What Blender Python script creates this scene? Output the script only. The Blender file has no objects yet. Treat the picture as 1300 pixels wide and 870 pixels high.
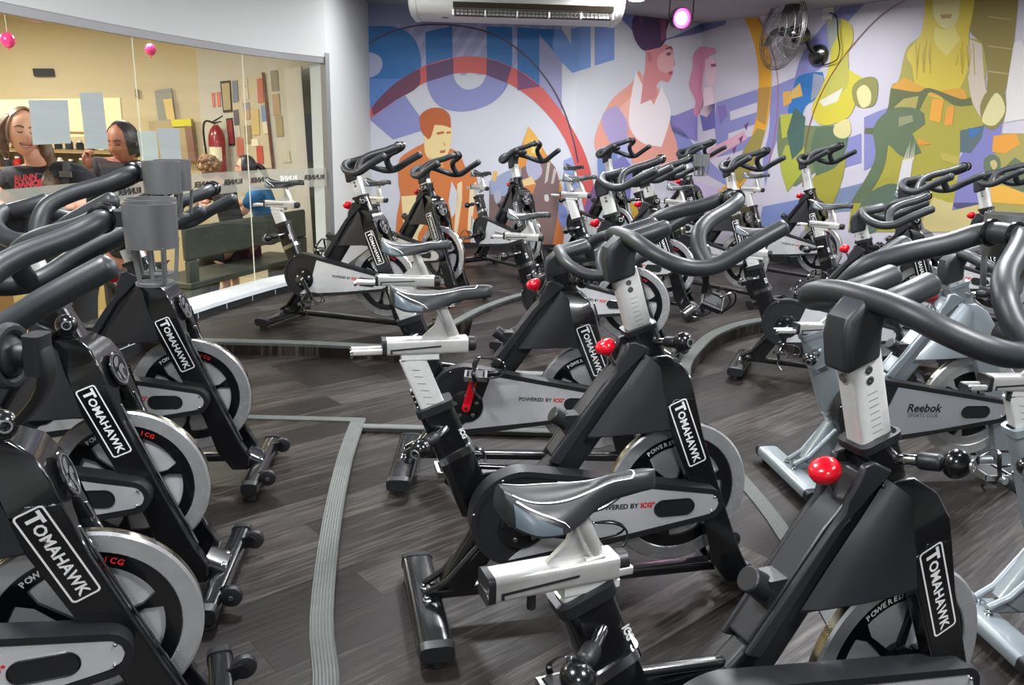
import bpy, bmesh, math, random
from mathutils import Vector, Matrix
from mathutils.geometry import tessellate_polygon
random.seed(7)
C = bpy.context.scene
COL = C.collection
R_ = math.radians

# ------------------------------------------------------------ camera
F_PX, PITCH, ROLL, CAM_H = 1017.3, R_(14.899), R_(1.515), 1.46
cp, sp, cr, sr = math.cos(PITCH), math.sin(PITCH), math.cos(ROLL), math.sin(ROLL)
r0 = Vector((1, 0, 0)); r1 = Vector((0, -sp, -cp)); r2 = Vector((0, cp, -sp))
AX = cr * r0 - sr * r1                     # image right
AY = sr * r0 + cr * r1                     # image down
AZ = r2                                    # viewing direction
cam_d = bpy.data.cameras.new('camera'); cam = bpy.data.objects.new('camera', cam_d); COL.objects.link(cam)
cam_d.sensor_width = 36; cam_d.lens = F_PX / 1300 * 36; cam_d.clip_start = 0.05
M = Matrix.Identity(4)
for i in range(3):
    M[i][0] = AX[i]; M[i][1] = -AY[i]; M[i][2] = -AZ[i]
M[2][3] = CAM_H
cam.matrix_world = M
C.camera = cam
CAMP = Vector((0, 0, CAM_H))
def ray(u, v): return AX * ((u - 650) / F_PX) + AY * ((v - 435) / F_PX) + AZ
def px(P):
    d = Vector(P) - CAMP
    return (650 + F_PX * d.dot(AX) / d.dot(AZ), 435 + F_PX * d.dot(AY) / d.dot(AZ))
def on_plane(u, v, P, n):
    d = ray(u, v); return CAMP + d * ((Vector(P) - CAMP).dot(n) / d.dot(n))
def at_y(u, v, y): return on_plane(u, v, (0, y, 0), Vector((0, 1, 0)))

# ------------------------------------------------------------ light and exposure
C.view_settings.view_transform = 'Standard'
try: C.view_settings.look = 'None'
except Exception: pass
C.view_settings.gamma = 1; C.view_settings.use_curve_mapping = False
C.view_settings.exposure = 1.15
W = bpy.data.worlds.new('world'); C.world = W; W.use_nodes = True
W.node_tree.nodes['Background'].inputs[0].default_value = (.9, .95, 1, 1)
W.node_tree.nodes['Background'].inputs[1].default_value = 0.5
def area(name, loc, size, power, col=(1, .97, .93), rot=(0, 0, 0), sy=None):
    l = bpy.data.lights.new(name, 'AREA'); l.energy = power; l.color = col; l.size = size
    if sy: l.shape = 'RECTANGLE'; l.size_y = sy
    o = bpy.data.objects.new(name, l); o.location = loc; o.rotation_euler = rot; COL.objects.link(o); return o
for x, y, p in ((-1.2, 1.0, 34), (1.3, .8, 34), (-.9, 3.4, 34), (1.4, 3.2, 34), (3.4, 3.0, 30), (0, 5.8, 34), (2.3, 5.4, 34), (4.2, 5.6, 20), (.9, 7.9, 24), (0, -1.5, 30), (-.9, 7.4, 9), (2.4, 8.2, 16)):  # room lamps, plus fill lights added to brighten the end wall and mural
    area('ceiling_lamp_and_fill', (x, y, 2.68), .45, p, (.97, .98, 1))
for x, y, p in ((-4.2, 5, 60), (-3.4, 7.4, 22), (-5.5, 7.5, 40)):
    area('lobby_lamp_light', (x, y, 2.5), .6, p, (1, .96, .86))
sl = bpy.data.lights.new('stage_light_beam', 'SPOT'); sl.energy = 8; sl.color = (1, .35, .75); sl.spot_size = R_(50); sl.shadow_soft_size = .08
slo = bpy.data.objects.new('stage_light_beam', sl); COL.objects.link(slo)

# ------------------------------------------------------------ materials
def lin(c): return tuple(((x / 255) / 12.92 if x / 255 <= .04045 else ((x / 255 + .055) / 1.055) ** 2.4) for x in c)
MATS = {}
def mat(name, rgb, rough=.5, metal=0, coat=0, emit=0, noise=None, bump=None, alpha=None, aniso=None):
    """rgb in 0..255 display values; noise = (scale, amount); bump = (scale, strength)"""
    if name in MATS: return MATS[name]
    m = bpy.data.materials.new(name); m.use_nodes = True; nt = m.node_tree; b = nt.nodes['Principled BSDF']
    c = (*lin(rgb), 1)
    b.inputs['Base Color'].default_value = c; b.inputs['Roughness'].default_value = rough; b.inputs['Metallic'].default_value = metal
    b.inputs['Coat Weight'].default_value = coat; b.inputs['Coat Roughness'].default_value = .08
    if emit: b.inputs['Emission Color'].default_value = c; b.inputs['Emission Strength'].default_value = emit
    if noise or bump:
        tc = nt.nodes.new('ShaderNodeTexCoord')
    if noise:
        n = nt.nodes.new('ShaderNodeTexNoise'); n.inputs['Scale'].default_value = noise[0]; n.inputs['Detail'].default_value = 5
        nt.links.new(tc.outputs['Object'], n.inputs['Vector'])
        mr = nt.nodes.new('ShaderNodeMapRange'); mr.inputs['To Min'].default_value = 1 - noise[1]; mr.inputs['To Max'].default_value = 1 + noise[1]
        mr.inputs['From Min'].default_value = .3; mr.inputs['From Max'].default_value = .7
        nt.links.new(n.outputs['Fac'], mr.inputs['Value'])
        mx = nt.nodes.new('ShaderNodeMix'); mx.data_type = 'RGBA'; mx.blend_type = 'MULTIPLY'; mx.inputs['Factor'].default_value = 1
        mx.inputs[6].default_value = c; nt.links.new(mr.outputs['Result'], mx.inputs[7]); nt.links.new(mx.outputs[2], b.inputs['Base Color'])
        m2 = nt.nodes.new('ShaderNodeMapRange'); m2.inputs['To Min'].default_value = max(.03, rough - .12); m2.inputs['To Max'].default_value = rough + .12
        nt.links.new(n.outputs['Fac'], m2.inputs['Value']); nt.links.new(m2.outputs['Result'], b.inputs['Roughness'])
    if bump:
        n = nt.nodes.new('ShaderNodeTexNoise'); n.inputs['Scale'].default_value = bump[0]; n.inputs['Detail'].default_value = 3
        nt.links.new(tc.outputs['Object'], n.inputs['Vector'])
        bp = nt.nodes.new('ShaderNodeBump'); bp.inputs['Strength'].default_value = bump[1]; bp.inputs['Distance'].default_value = .002
        nt.links.new(n.outputs['Fac'], bp.inputs['Height']); nt.links.new(bp.outputs['Normal'], b.inputs['Normal'])
    MATS[name] = m; return m

BLK = mat('black_gloss_paint', (15, 16, 19), .22, coat=.6)
MBK = mat('black_satin_plastic', (30, 31, 34), .42, bump=(400, .1))
FAIR = mat('matte_grey_plastic', (42, 43, 47), .34, bump=(600, .08))
FOAM = mat('charcoal_urethane_grip', (42, 46, 49), .42, bump=(500, .12))
RUB = mat('black_rubber', (22, 22, 24), .6)
SIL = mat('silver_satin_metal', (206, 206, 204), .36, .55, noise=(40, .06))
POSTM = mat('white_silver_post', (215, 216, 214), .35, .25, noise=(60, .04))
CHR = mat('chrome', (200, 203, 206), .12, 1)
ALU = mat('brushed_aluminium', (232, 234, 238), .28, .5, noise=(5, .12))
RIM = mat('flywheel_steel', (205, 207, 210), .25, .65, noise=(30, .05))
BRASS = mat('flywheel_edge_steel', (186, 180, 160), .16, 1, noise=(30, .15))
RED = mat('red_gloss_plastic', (215, 10, 35), .22, coat=.5)
DRED = mat('dark_red_plastic', (120, 25, 35), .3)
WHT = mat('white_print', (232, 232, 232), .5)
REDP = mat('red_print', (205, 40, 45), .5)
BLKP = mat('black_print', (25, 25, 28), .5)
SADL = mat('saddle_leather', (34, 37, 39), .42, bump=(250, .15))
SADP = mat('saddle_pad_grey', (84, 96, 104), .35)
EMBG = mat('emblem_silver', (150, 152, 155), .3, .7)
SPAINT = mat('silver_blue_paint', (142, 152, 158), .3, .3, coat=.4)
CUPM = mat('grey_cup_plastic', (116, 118, 120), .32, .5)
GUARDS = mat('guard_silver_paint', (206, 210, 216), .28, .6)
SCREW = mat('steel_screw', (190, 190, 188), .25, 1)

# ------------------------------------------------------------ mesh builder
class MB:
    def __init__(s): s.v = []; s.f = []; s.m = []; s.mats = []
    def mi(s, m):
        if m not in s.mats: s.mats.append(m)
        return s.mats.index(m)
    def add(s, vs, fs, m):
        o = len(s.v); s.v += [tuple(p) for p in vs]; k = s.mi(m)
        for f in fs: s.f.append(tuple(i + o for i in f)); s.m.append(k)
        return s
    def box(s, c, d, m, rz=0):
        c = Vector(c); cs, sn = math.cos(rz), math.sin(rz); vs = []
        for x in (-1, 1):
            for y in (-1, 1):
                for z in (-1, 1):
                    a, b_ = x * d[0] / 2, y * d[1] / 2
                    vs.append(c + Vector((a * cs - b_ * sn, a * sn + b_ * cs, z * d[2] / 2)))
        return s.add(vs, [(0, 1, 3, 2), (4, 6, 7, 5), (0, 4, 5, 1), (2, 3, 7, 6), (0, 2, 6, 4), (1, 5, 7, 3)], m)
    def sweep(s, path, r, m, n=12, sq=None, side=None, cap=True, round_=True, closed=False):
        """tube; r float or list; sq=(a,b,power) superellipse half sizes, side = vector of the b axis"""
        P = [Vector(p) for p in path]; N = len(P)
        R = r if isinstance(r, (list, tuple)) else [r] * N
        if cap and round_ and not closed and sq is None:
            a, b_ = (P[1] - P[0]).normalized(), (P[-1] - P[-2]).normalized()
            q = [];rr = []
            for t in (0.05, .5, .85): q.append(P[0] - a * R[0] * .7 * (1 - t)); rr.append(R[0] * math.sqrt(1 - (1 - t) ** 2) * .98)
            q2 = [];rr2 = []
            for t in (.85, .5, .05): q2.append(P[-1] + b_ * R[-1] * .7 * (1 - t)); rr2.append(R[-1] * math.sqrt(1 - (1 - t) ** 2) * .98)
            P = q + P + q2; R = rr + list(R) + rr2; N = len(P)
        vs = []; up = Vector(side).normalized() if side is not None else None; prev = None
        for i in range(N):
            if closed: t = (P[(i + 1) % N] - P[i - 1]).normalized()
            else: t = (P[min(i + 1, N - 1)] - P[max(i - 1, 0)]).normalized()
            if up is not None: b_ = (up - t * up.dot(t)).normalized()
            elif prev is None:
                b_ = t.cross(Vector((0, 0, 1)) if abs(t.z) < .9 else Vector((1, 0, 0))).normalized()
            else: b_ = (prev - t * prev.dot(t)).normalized()
            prev = b_; a = b_.cross(t)
            for k in range(n):
                th = 2 * math.pi * (k + .5) / n; c_, s_ = math.cos(th), math.sin(th)
                if sq:
                    e = 2 / sq[2]; x = math.copysign(abs(c_) ** e, c_) * sq[0] * R[i]; y = math.copysign(abs(s_) ** e, s_) * sq[1] * R[i]
                else: x, y = c_ * R[i], s_ * R[i]
                vs.append(P[i] + a * x + b_ * y)
        fs = []
        for i in range(N if closed else N - 1):
            j = (i + 1) % N
            for k in range(n): fs.append((i * n + k, i * n + (k + 1) % n, j * n + (k + 1) % n, j * n + k))
        if cap and not closed: fs.append(tuple(range(n))[::-1]); fs.append(tuple((N - 1) * n + k for k in range(n)))
        return s.add(vs, fs, m)
    def beam(s, p0, p1, w, d, m, p=5, n=20, side=(0, 1, 0), r=(1, 1)):
        return s.sweep([p0, p1], list(r), m, n=n, sq=(w / 2, d / 2, p), side=side)
    def prism(s, poly, y0, y1, m, axis='y', y0b=None):
        """poly of (x,z) extruded along y"""
        def P(a, b_, t): return (a, t, b_) if axis == 'y' else ((a, b_, t) if axis == 'z' else (t, a, b_))
        n = len(poly); A = [P(a, b_, y0) for a, b_ in poly]; B = [P(a, b_, y1) for a, b_ in poly]
        tr = tessellate_polygon([[Vector((a, b_, 0)) for a, b_ in poly]])
        fs = [tuple(t) for t in tr] + [tuple(i + n for i in t)[::-1] for t in tr] + [(i, (i + 1) % n, n + (i + 1) % n, n + i) for i in range(n)]
        return s.add(A + B, fs, m)
    def lathe(s, prof, c, ax, m, n=32, close=False):
        """prof list of (radius, along)"""
        ax = Vector(ax).normalized(); c = Vector(c); b_ = ax.cross(Vector((0, 0, 1)) if abs(ax.z) < .9 else Vector((1, 0, 0))).normalized(); a = b_.cross(ax)
        vs = []; K = len(prof)
        for r, h in prof:
            for k in range(n):
                th = 2 * math.pi * k / n; vs.append(c + ax * h + (a * math.cos(th) + b_ * math.sin(th)) * max(r, 1e-5))
        fs = [(i * n + k, i * n + (k + 1) % n, ((i + 1) % K) * n + (k + 1) % n, ((i + 1) % K) * n + k) for i in range(K if close else K - 1) for k in range(n)]
        return s.add(vs, fs, m)
    def cyl(s, p0, p1, r, m, n=20, r1=None):
        p0, p1 = Vector(p0), Vector(p1); L = (p1 - p0).length; r1 = r if r1 is None else r1
        e = min(.15 * r, .003)
        return s.lathe([(0, 0), (r - e, 0), (r, e), (r1, L - e), (r1 - e, L), (0, L)], p0, p1 - p0, m, n)
    def ball(s, c, r, m, sc=(1, 1, 1), n=20, k=12):
        vs = []; c = Vector(c)
        for i in range(k + 1):
            ph = math.pi * i / k
            for j in range(n):
                th = 2 * math.pi * j / n
                vs.append(c + Vector((math.sin(ph) * math.cos(th) * r * sc[0], math.sin(ph) * math.sin(th) * r * sc[1], math.cos(ph) * r * sc[2])))
        return s.add(vs, [(i * n + j, i * n + (j + 1) % n, (i + 1) * n + (j + 1) % n, (i + 1) * n + j) for i in range(k) for j in range(n)], m)
    def mesh(s, name, ang=38, flat=False):
        me = bpy.data.meshes.new(name); me.from_pydata(s.v, [], s.f)
        for m in s.mats: me.materials.append(m)
        me.polygons.foreach_set('material_index', s.m)
        bm = bmesh.new(); bm.from_mesh(me); bmesh.ops.remove_doubles(bm, verts=bm.verts, dist=1e-5)
        bmesh.ops.recalc_face_normals(bm, faces=bm.faces); bm.to_mesh(me); bm.free()
        if not flat:
            me.shade_smooth(); me.set_sharp_from_angle(angle=R_(ang))
        me.update(); return me
def link(name, me, parent=None, loc=(0, 0, 0), rz=0, bevel=0):
    o = bpy.data.objects.new(name, me); COL.objects.link(o); o.location = loc; o.rotation_euler = (0, 0, rz)
    if parent: o.parent = parent
    if bevel: add_bevel(o, bevel)
    return o
def add_bevel(o, w, seg=2, ang=40):
    b = o.modifiers.new('bevel', 'BEVEL'); b.width = w; b.segments = seg; b.limit_method = 'ANGLE'; b.angle_limit = R_(ang); b.harden_normals = False
def tag(o, label=None, cat=None, group=None, kind=None):
    if label: o['label'] = label
    if cat: o['category'] = cat
    if group: o['group'] = group
    if kind: o['kind'] = kind
    return o
def empty(name, loc, rz, label, cat, group=None):
    o = bpy.data.objects.new(name, None); COL.objects.link(o); o.location = loc; o.rotation_euler = (0, 0, rz); o.empty_display_size = .1
    return tag(o, label, cat, group)
def catmull(P, k=6, closed=False):
    P = [Vector(p) for p in P]; n = len(P); out = []
    for i in range(n if closed else n - 1):
        if closed: a, b_, c, d = P[i - 1], P[i], P[(i + 1) % n], P[(i + 2) % n]
        else: a, b_, c, d = P[max(i - 1, 0)], P[i], P[i + 1], P[min(i + 2, n - 1)]
        for j in range(k):
            t = j / k
            out.append(.5 * ((2 * b_) + (c - a) * t + (2 * a - 5 * b_ + 4 * c - d) * t * t + (3 * b_ - a - 3 * c + d) * t ** 3))
    if not closed: out.append(P[-1])
    return out
_txt = {}
def text_verts(s, size, bold=0.0, depth=0.0, spacing=1.0, shear=0.0):
    """filled text as (verts, faces), centred, in the XY plane"""
    cu = bpy.data.curves.new('t', 'FONT'); cu.body = s; cu.size = size; cu.align_x = 'CENTER'; cu.align_y = 'CENTER'
    cu.offset = bold; cu.extrude = depth; cu.space_character = spacing; cu.shear = shear; cu.resolution_u = 2
    o = bpy.data.objects.new('t', cu); COL.objects.link(o)
    dg = bpy.context.evaluated_depsgraph_get(); me = bpy.data.meshes.new_from_object(o.evaluated_get(dg))
    vs = [v.co.copy() for v in me.vertices]; fs = [tuple(p.vertices) for p in me.polygons]
    bpy.data.objects.remove(o); bpy.data.curves.remove(cu); bpy.data.meshes.remove(me)
    return vs, fs
def put_text(mb, s, size, m, origin, ex, ey, **k):
    vs, fs = text_verts(s, size, **k); o = Vector(origin); ex = Vector(ex).normalized(); ey = Vector(ey).normalized()
    mb.add([o + ex * v.x + ey * v.y for v in vs], fs, m)
def rrect(w, h, r, k=4):
    out = []
    for cx, cy, a0 in ((w / 2 - r, h / 2 - r, 0), (-w / 2 + r, h / 2 - r, 90), (-w / 2 + r, -h / 2 + r, 180), (w / 2 - r, -h / 2 + r, 270)):
        for i in range(k + 1):
            a = R_(a0 + 90 * i / k); out.append((cx + r * math.cos(a), cy + r * math.sin(a)))
    return out
def hull2(c0, r0_, c1, r1_, k=14):
    """outline around two circles in (x,z)"""
    d = math.hypot(c1[0] - c0[0], c1[1] - c0[1]); th = math.atan2(c1[1] - c0[1], c1[0] - c0[0]); be = math.acos((r0_ - r1_) / d)
    out = []
    for i in range(k * 2 + 1):
        a = th + be + (2 * math.pi - 2 * be) * i / (2 * k); out.append((c0[0] + r0_ * math.cos(a), c0[1] + r0_ * math.sin(a)))
    for i in range(k + 1):
        a = th - be + 2 * be * i / k; out.append((c1[0] + r1_ * math.cos(a), c1[1] + r1_ * math.sin(a)))
    return out

# ============================================================ THE ROOM
def wood_floor():
    m = bpy.data.materials.new('dark_wood_plank_floor'); m.use_nodes = True; nt = m.node_tree; b = nt.nodes['Principled BSDF']; L = nt.links.new
    N = nt.nodes.new
    g = N('ShaderNodeNewGeometry'); mp = N('ShaderNodeMapping'); mp.inputs['Rotation'].default_value = (0, 0, R_(-41)); L(g.outputs['Position'], mp.inputs['Vector'])
    br = N('ShaderNodeTexBrick'); br.inputs['Scale'].default_value = 1; br.inputs['Brick Width'].default_value = 1.2; br.inputs['Row Height'].default_value = .18
    br.inputs['Mortar Size'].default_value = .0012; br.inputs['Color1'].default_value = (.42, .42, .42, 1); br.inputs['Color2'].default_value = (.58, .58, .58, 1); br.inputs['Mortar'].default_value = (.02, .02, .02, 1)
    br.offset = .37; L(mp.outputs['Vector'], br.inputs['Vector'])
    m2 = N('ShaderNodeMapping'); m2.inputs['Scale'].default_value = (1.6, 34, 1); L(mp.outputs['Vector'], m2.inputs['Vector'])
    n1 = N('ShaderNodeTexNoise'); n1.inputs['Scale'].default_value = 2.2; n1.inputs['Detail'].default_value = 8; n1.inputs['Roughness'].default_value = .7; L(m2.outputs['Vector'], n1.inputs['Vector'])
    n2 = N('ShaderNodeTexNoise'); n2.inputs['Scale'].default_value = 1.1; n2.inputs['Detail'].default_value = 3; L(mp.outputs['Vector'], n2.inputs['Vector'])
    a = N('ShaderNodeMix'); a.data_type = 'RGBA'; a.blend_type = 'OVERLAY'; a.inputs['Factor'].default_value = .8; L(br.outputs['Color'], a.inputs[6]); L(n1.outputs['Color'], a.inputs[7])
    bw = N('ShaderNodeRGBToBW'); L(a.outputs[2], bw.inputs['Color'])
    cr_ = N('ShaderNodeValToRGB'); e = cr_.color_ramp.elements; e[0].position = .30; e[0].color = (*lin((12, 10, 9)), 1); e[1].position = .74; e[1].color = (*lin((92, 87, 83)), 1)
    x = cr_.color_ramp.elements.new(.5); x.color = (*lin((26, 21, 19)), 1); L(bw.outputs['Val'], cr_.inputs['Fac']); L(cr_.outputs['Color'], b.inputs['Base Color'])
    ad = N('ShaderNodeMath'); ad.operation = 'MULTIPLY'; L(n1.outputs['Fac'], ad.inputs[0]); L(n2.outputs['Fac'], ad.inputs[1])
    mr = N('ShaderNodeMapRange'); mr.inputs['From Min'].default_value = .12; mr.inputs['From Max'].default_value = .42; mr.inputs['To Min'].default_value = .60; mr.inputs['To Max'].default_value = .24; b.inputs['Specular IOR Level'].default_value = .33
    L(ad.outputs[0], mr.inputs['Value']); L(mr.outputs['Result'], b.inputs['Roughness'])
    bp = N('ShaderNodeBump'); bp.inputs['Strength'].default_value = .5; bp.inputs['Distance'].default_value = .002; L(bw.outputs['Val'], bp.inputs['Height']); L(bp.outputs['Normal'], b.inputs['Normal'])
    return m
WOOD = wood_floor()
WALL = mat('white_wall_paint', (202, 205, 203), .7, bump=(90, .1))
WALL2 = mat('warm_white_wall_paint', (196, 192, 180), .7, bump=(90, .1))
CREAM = mat('cream_wall_paint', (204, 190, 156), .7, bump=(90, .1))
CEIL = mat('ceiling_paint', (170, 168, 174), .8)
TILE = mat('black_glazed_tile', (38, 40, 42), .25)
LEDGE = mat('white_stone_ledge', (214, 220, 224), .3)
NOSE = mat('grey_rubber_nosing', (84, 88, 86), .5, noise=(25, .12))
FRAME = mat('grey_aluminium_channel', (140, 140, 142), .4, .5)

def struct(name, me, **k):
    o = link(name, me, **k); o['kind'] = 'structure'; return o

def tile_floor():
    m = bpy.data.materials.new('beige_floor_tiles'); m.use_nodes = True; nt = m.node_tree; b = nt.nodes['Principled BSDF']; L = nt.links.new; N = nt.nodes.new
    g = N('ShaderNodeNewGeometry'); br = N('ShaderNodeTexBrick'); br.inputs['Scale'].default_value = 1; br.inputs['Brick Width'].default_value = .45; br.inputs['Row Height'].default_value = .45; br.offset = 0
    br.inputs['Mortar Size'].default_value = .004; c = lin((212, 196, 152)); br.inputs['Color1'].default_value = (*c, 1); br.inputs['Color2'].default_value = (c[0] * .95, c[1] * .95, c[2] * .95, 1); br.inputs['Mortar'].default_value = (*lin((160, 146, 110)), 1)
    L(g.outputs['Position'], br.inputs['Vector']); L(br.outputs['Color'], b.inputs['Base Color']); b.inputs['Roughness'].default_value = .3
    return m
# --- plans
GL = catmull([(-2.76, -3.2, 0), (-2.76, 2.0, 0), (-2.74, 3.2, 0), (-2.66, 4.2, 0), (-2.5, 5.2, 0), (-2.28, 6.05, 0), (-2.02, 6.75, 0), (-1.68, 7.25, 0)], 5)
W1A, W1B, W2B = Vector((-1.66, 9.35, 0)), Vector((.645, 9.36, 0)), Vector((2.2, 10.3, 0))
W3B = W2B + Vector((math.sin(R_(146)), math.cos(R_(146)), 0)) * 6.6
CZ = 2.75; LZ0 = -.30
def poly_slab(name, pts, z0, z1, m):
    return struct(name, MB().prism([(p[0], p[1]) for p in pts], z0, z1, m, axis='z').mesh(name, flat=True))
def glb(y0, y1):
    """foot of the glass partition between two depths, from the near to the far end"""
    out = []
    for a, b_ in zip(GL[:-1], GL[1:]):
        if a.y <= y0 <= b_.y and b_.y > a.y: q = a.lerp(b_, (y0 - a.y) / (b_.y - a.y)); out.append((q.x, q.y))
        if y0 < b_.y < y1: out.append((b_.x, b_.y))
        if a.y <= y1 <= b_.y and b_.y > a.y: q = a.lerp(b_, (y1 - a.y) / (b_.y - a.y)); out.append((q.x, q.y))
    return out
# base floor on the right, then the raised levels
struct('floor', MB().prism(glb(-3.19, 7.24) + [(-1.68, 9.4), (-1.68, 11), (6.2, 11), (6.2, -3.2)], -.32, -.03, WOOD, axis='z').mesh('floor', flat=True))
HR = catmull([(.7, -3.2, 0), (.95, 0, 0), (1.03, 1.6, 0), (1.085, 2.69, 0), (1.05, 3.31, 0), (.98, 3.9, 0), (.9, 4.55, 0)], 4)
poly_slab('trim_1', [p[:2] for p in HR] + glb(-3.19, 4.55)[::-1], -.03, 0, WOOD)
P1E = catmull([(-.2, -3.2, 0), (-.28, 1.0, 0), (-.42, 1.75, 0), (-.52, 2.12, 0), (-.62, 2.7, 0), (-.695, 3.3, 0), (-.73, 3.8, 0)], 4)
poly_slab('trim_2', [p[:2] for p in P1E] + glb(-3.19, 3.8)[::-1], 0, .03, WOOD)
poly_slab('trim_3', [(-.73, 3.8), (-.73, 3.68), (.97, 3.68), (.92, 4.6), (.9, 5.2)] + glb(3.8, 5.2)[::-1], 0, .0295, WOOD)
P3E = catmull([(-2.52, 4.9, 0), (-1.9, 4.9, 0), (-1.25, 4.9, 0), (-.7, 4.84, 0)], 3)
P3C = catmull([(-.7, 4.84, 0), (-.41, 5.54, 0), (-.2, 6.12, 0), (.14, 6.72, 0), (.75, 7.35, 0), (1.7, 8.2, 0), (2.6, 9.3, 0)], 5)
poly_slab('trim_4', [p[:2] for p in P3E] + [p[:2] for p in P3C[1:]] + [(2.3, 10.4), (-1.66, 10.4), (-1.68, 7.3)] + glb(4.9, 7.24)[::-1], -.03, .11, WOOD)
P4C = catmull([(1.05, 4.48, 0), (1.12, 4.8, 0), (1.27, 5.18, 0), (1.51, 5.64, 0), (1.9, 6.05, 0), (2.7, 6.5, 0)], 5)
poly_slab('trim_5', [(-.3, 4.5), (1.05, 4.48)] + [p[:2] for p in P4C[1:]] + [(5.9, 7.5), (5, 10.3), (-.3, 10.3), (-.3, 5)], -.03, .07, WOOD)
poly_slab('trim_6', [(1.98, 5.45), (2.3, 5.02), (3.2, 4.7), (5.9, 4.9), (5.9, 7.6), (2.7, 6.52), (1.98, 6.2)], -.03, .0695, WOOD)
# ridged rubber nosings along the edges
def nosing(name, pts, z, w=.055, side=1):
    mb = MB(); P = [Vector((p[0], p[1], 0)) for p in pts]; n = len(P)
    prof = [(0, -.018), (-.004, 0), (0, .006)]
    for i in range(7): prof += [(w * (i + .25) / 7, .007), (w * (i + .6) / 7, .0045)]
    prof += [(w, .006), (w, 0)]
    vs = []
    for i in range(n):
        t = (P[min(i + 1, n - 1)] - P[max(i - 1, 0)]).normalized(); nr = Vector((-t.y, t.x, 0)) * side
        for a, h in prof: vs.append(P[i] + nr * a + Vector((0, 0, z + h)))
    k = len(prof); mb.add(vs, [(i * k + j, i * k + j + 1, (i + 1) * k + j + 1, (i + 1) * k + j) for i in range(n - 1) for j in range(k - 1)], NOSE)
    return struct(name, mb.mesh(name))
nosing('trim_7', P1E[6:], .03, .066, 1)
nosing('trim_8', [(-.73, 3.8), (-1.3, 3.8), (-2.5, 3.8)], .03, .05, 1)
nosing('trim_9', [(-.73, 3.68), (-.1, 3.68), (.95, 3.68)], .0295, .04, 1)
nosing('trim_10', HR[6:], 0, .066, 1)
nosing('trim_11', P3E, .11, .06, 1)
nosing('trim_12', P3C, .11, .055, 1)
nosing('trim_13', [(-.3, 4.5), (.4, 4.49), (1.05, 4.48)], .07, .06, 1)
nosing('trim_14', P4C, .07, .07, 1)
# glass partition: kerb, ledge, panes, head channel, lintel
def offs(P, d):
    out = []
    for i, p in enumerate(P):
        t = (P[min(i + 1, len(P) - 1)] - P[max(i - 1, 0)]).normalized(); out.append(p + Vector((t.y, -t.x, 0)) * d)
    return out
def wallstrip(mb, P, z0, z1, th, m):
    A, B = offs(P, 0), offs(P, -th); n = len(P)
    vs = [Vector((p.x, p.y, z)) for Q in (A, B) for p in Q for z in (z0, z1)]
    f = []
    for i in range(n - 1):
        a = 2 * i; b_ = 2 * n + 2 * i
        f += [(a, a + 2, a + 3, a + 1), (b_, b_ + 1, b_ + 3, b_ + 2), (a + 1, a + 3, b_ + 3, b_ + 1), (a, b_, b_ + 2, a + 2)]
    f += [(0, 1, 2 * n + 1, 2 * n), (2 * n - 2, 4 * n - 2, 4 * n - 1, 2 * n - 1)]
    return mb.add(vs, f, m)
kb = MB(); wallstrip(kb, offs(GL, .2), -.03, .155, .22, TILE); wallstrip(kb, offs(GL, -.03), LZ0, .155, .04, TILE); struct('baseboard_left', kb.mesh('kerb', flat=True))
for i in range(2, len(GL) - 1, 3):
    pass
ld = MB(); wallstrip(ld, offs(GL, .21), .155, .185, .27, LEDGE); struct('trim_15', ld.mesh('ledge', flat=True))
ld = MB(); wallstrip(ld, offs(GL, .2015), .10, .104, .002, LEDGE)
P = offs(GL, .2015)
for i in range(8, len(P) - 1, 2):
    ld.box((P[i].x, P[i].y, .13), (.004, .004, .05), LEDGE)
struct('trim_16', ld.mesh('tile_joints', flat=True))
gm = bpy.data.materials.new('clear_glass'); gm.use_nodes = True; nt = gm.node_tree
for nd in list(nt.nodes):
    if nd.type == 'BSDF_PRINCIPLED': nt.nodes.remove(nd)
tr_, gl_, mx_, fr_ = nt.nodes.new('ShaderNodeBsdfTransparent'), nt.nodes.new('ShaderNodeBsdfGlossy'), nt.nodes.new('ShaderNodeMixShader'), nt.nodes.new('ShaderNodeMapRange')
lw_, pw_ = nt.nodes.new('ShaderNodeLayerWeight'), nt.nodes.new('ShaderNodeMath')
lw_.inputs['Blend'].default_value = .5; pw_.operation = 'POWER'; pw_.inputs[1].default_value = 4
nt.links.new(lw_.outputs['Facing'], pw_.inputs[0]); nt.links.new(pw_.outputs[0], fr_.inputs['Value']); fr_.inputs['To Min'].default_value = .05; fr_.inputs['To Max'].default_value = .8
tr_.inputs['Color'].default_value = (.93, .95, .93, 1); gl_.inputs['Roughness'].default_value = .02
nt.links.new(fr_.outputs[0], mx_.inputs[0]); nt.links.new(tr_.outputs[0], mx_.inputs[1]); nt.links.new(gl_.outputs[0], mx_.inputs[2])
nt.links.new(mx_.outputs[0], nt.nodes['Material Output'].inputs['Surface'])
EDGE = mat('polished_glass_edge', (226, 226, 206), .25)
GZ0, GZ1 = .185, 1.965
def near_u(u): return min(range(len(GL) - 1), key=lambda i: abs(px((GL[i].x, GL[i].y, 1.7))[0] - u) if GL[i].y > 2.5 else 1e9)
cuts = [0, near_u(161), near_u(303), len(GL) - 1]
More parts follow.
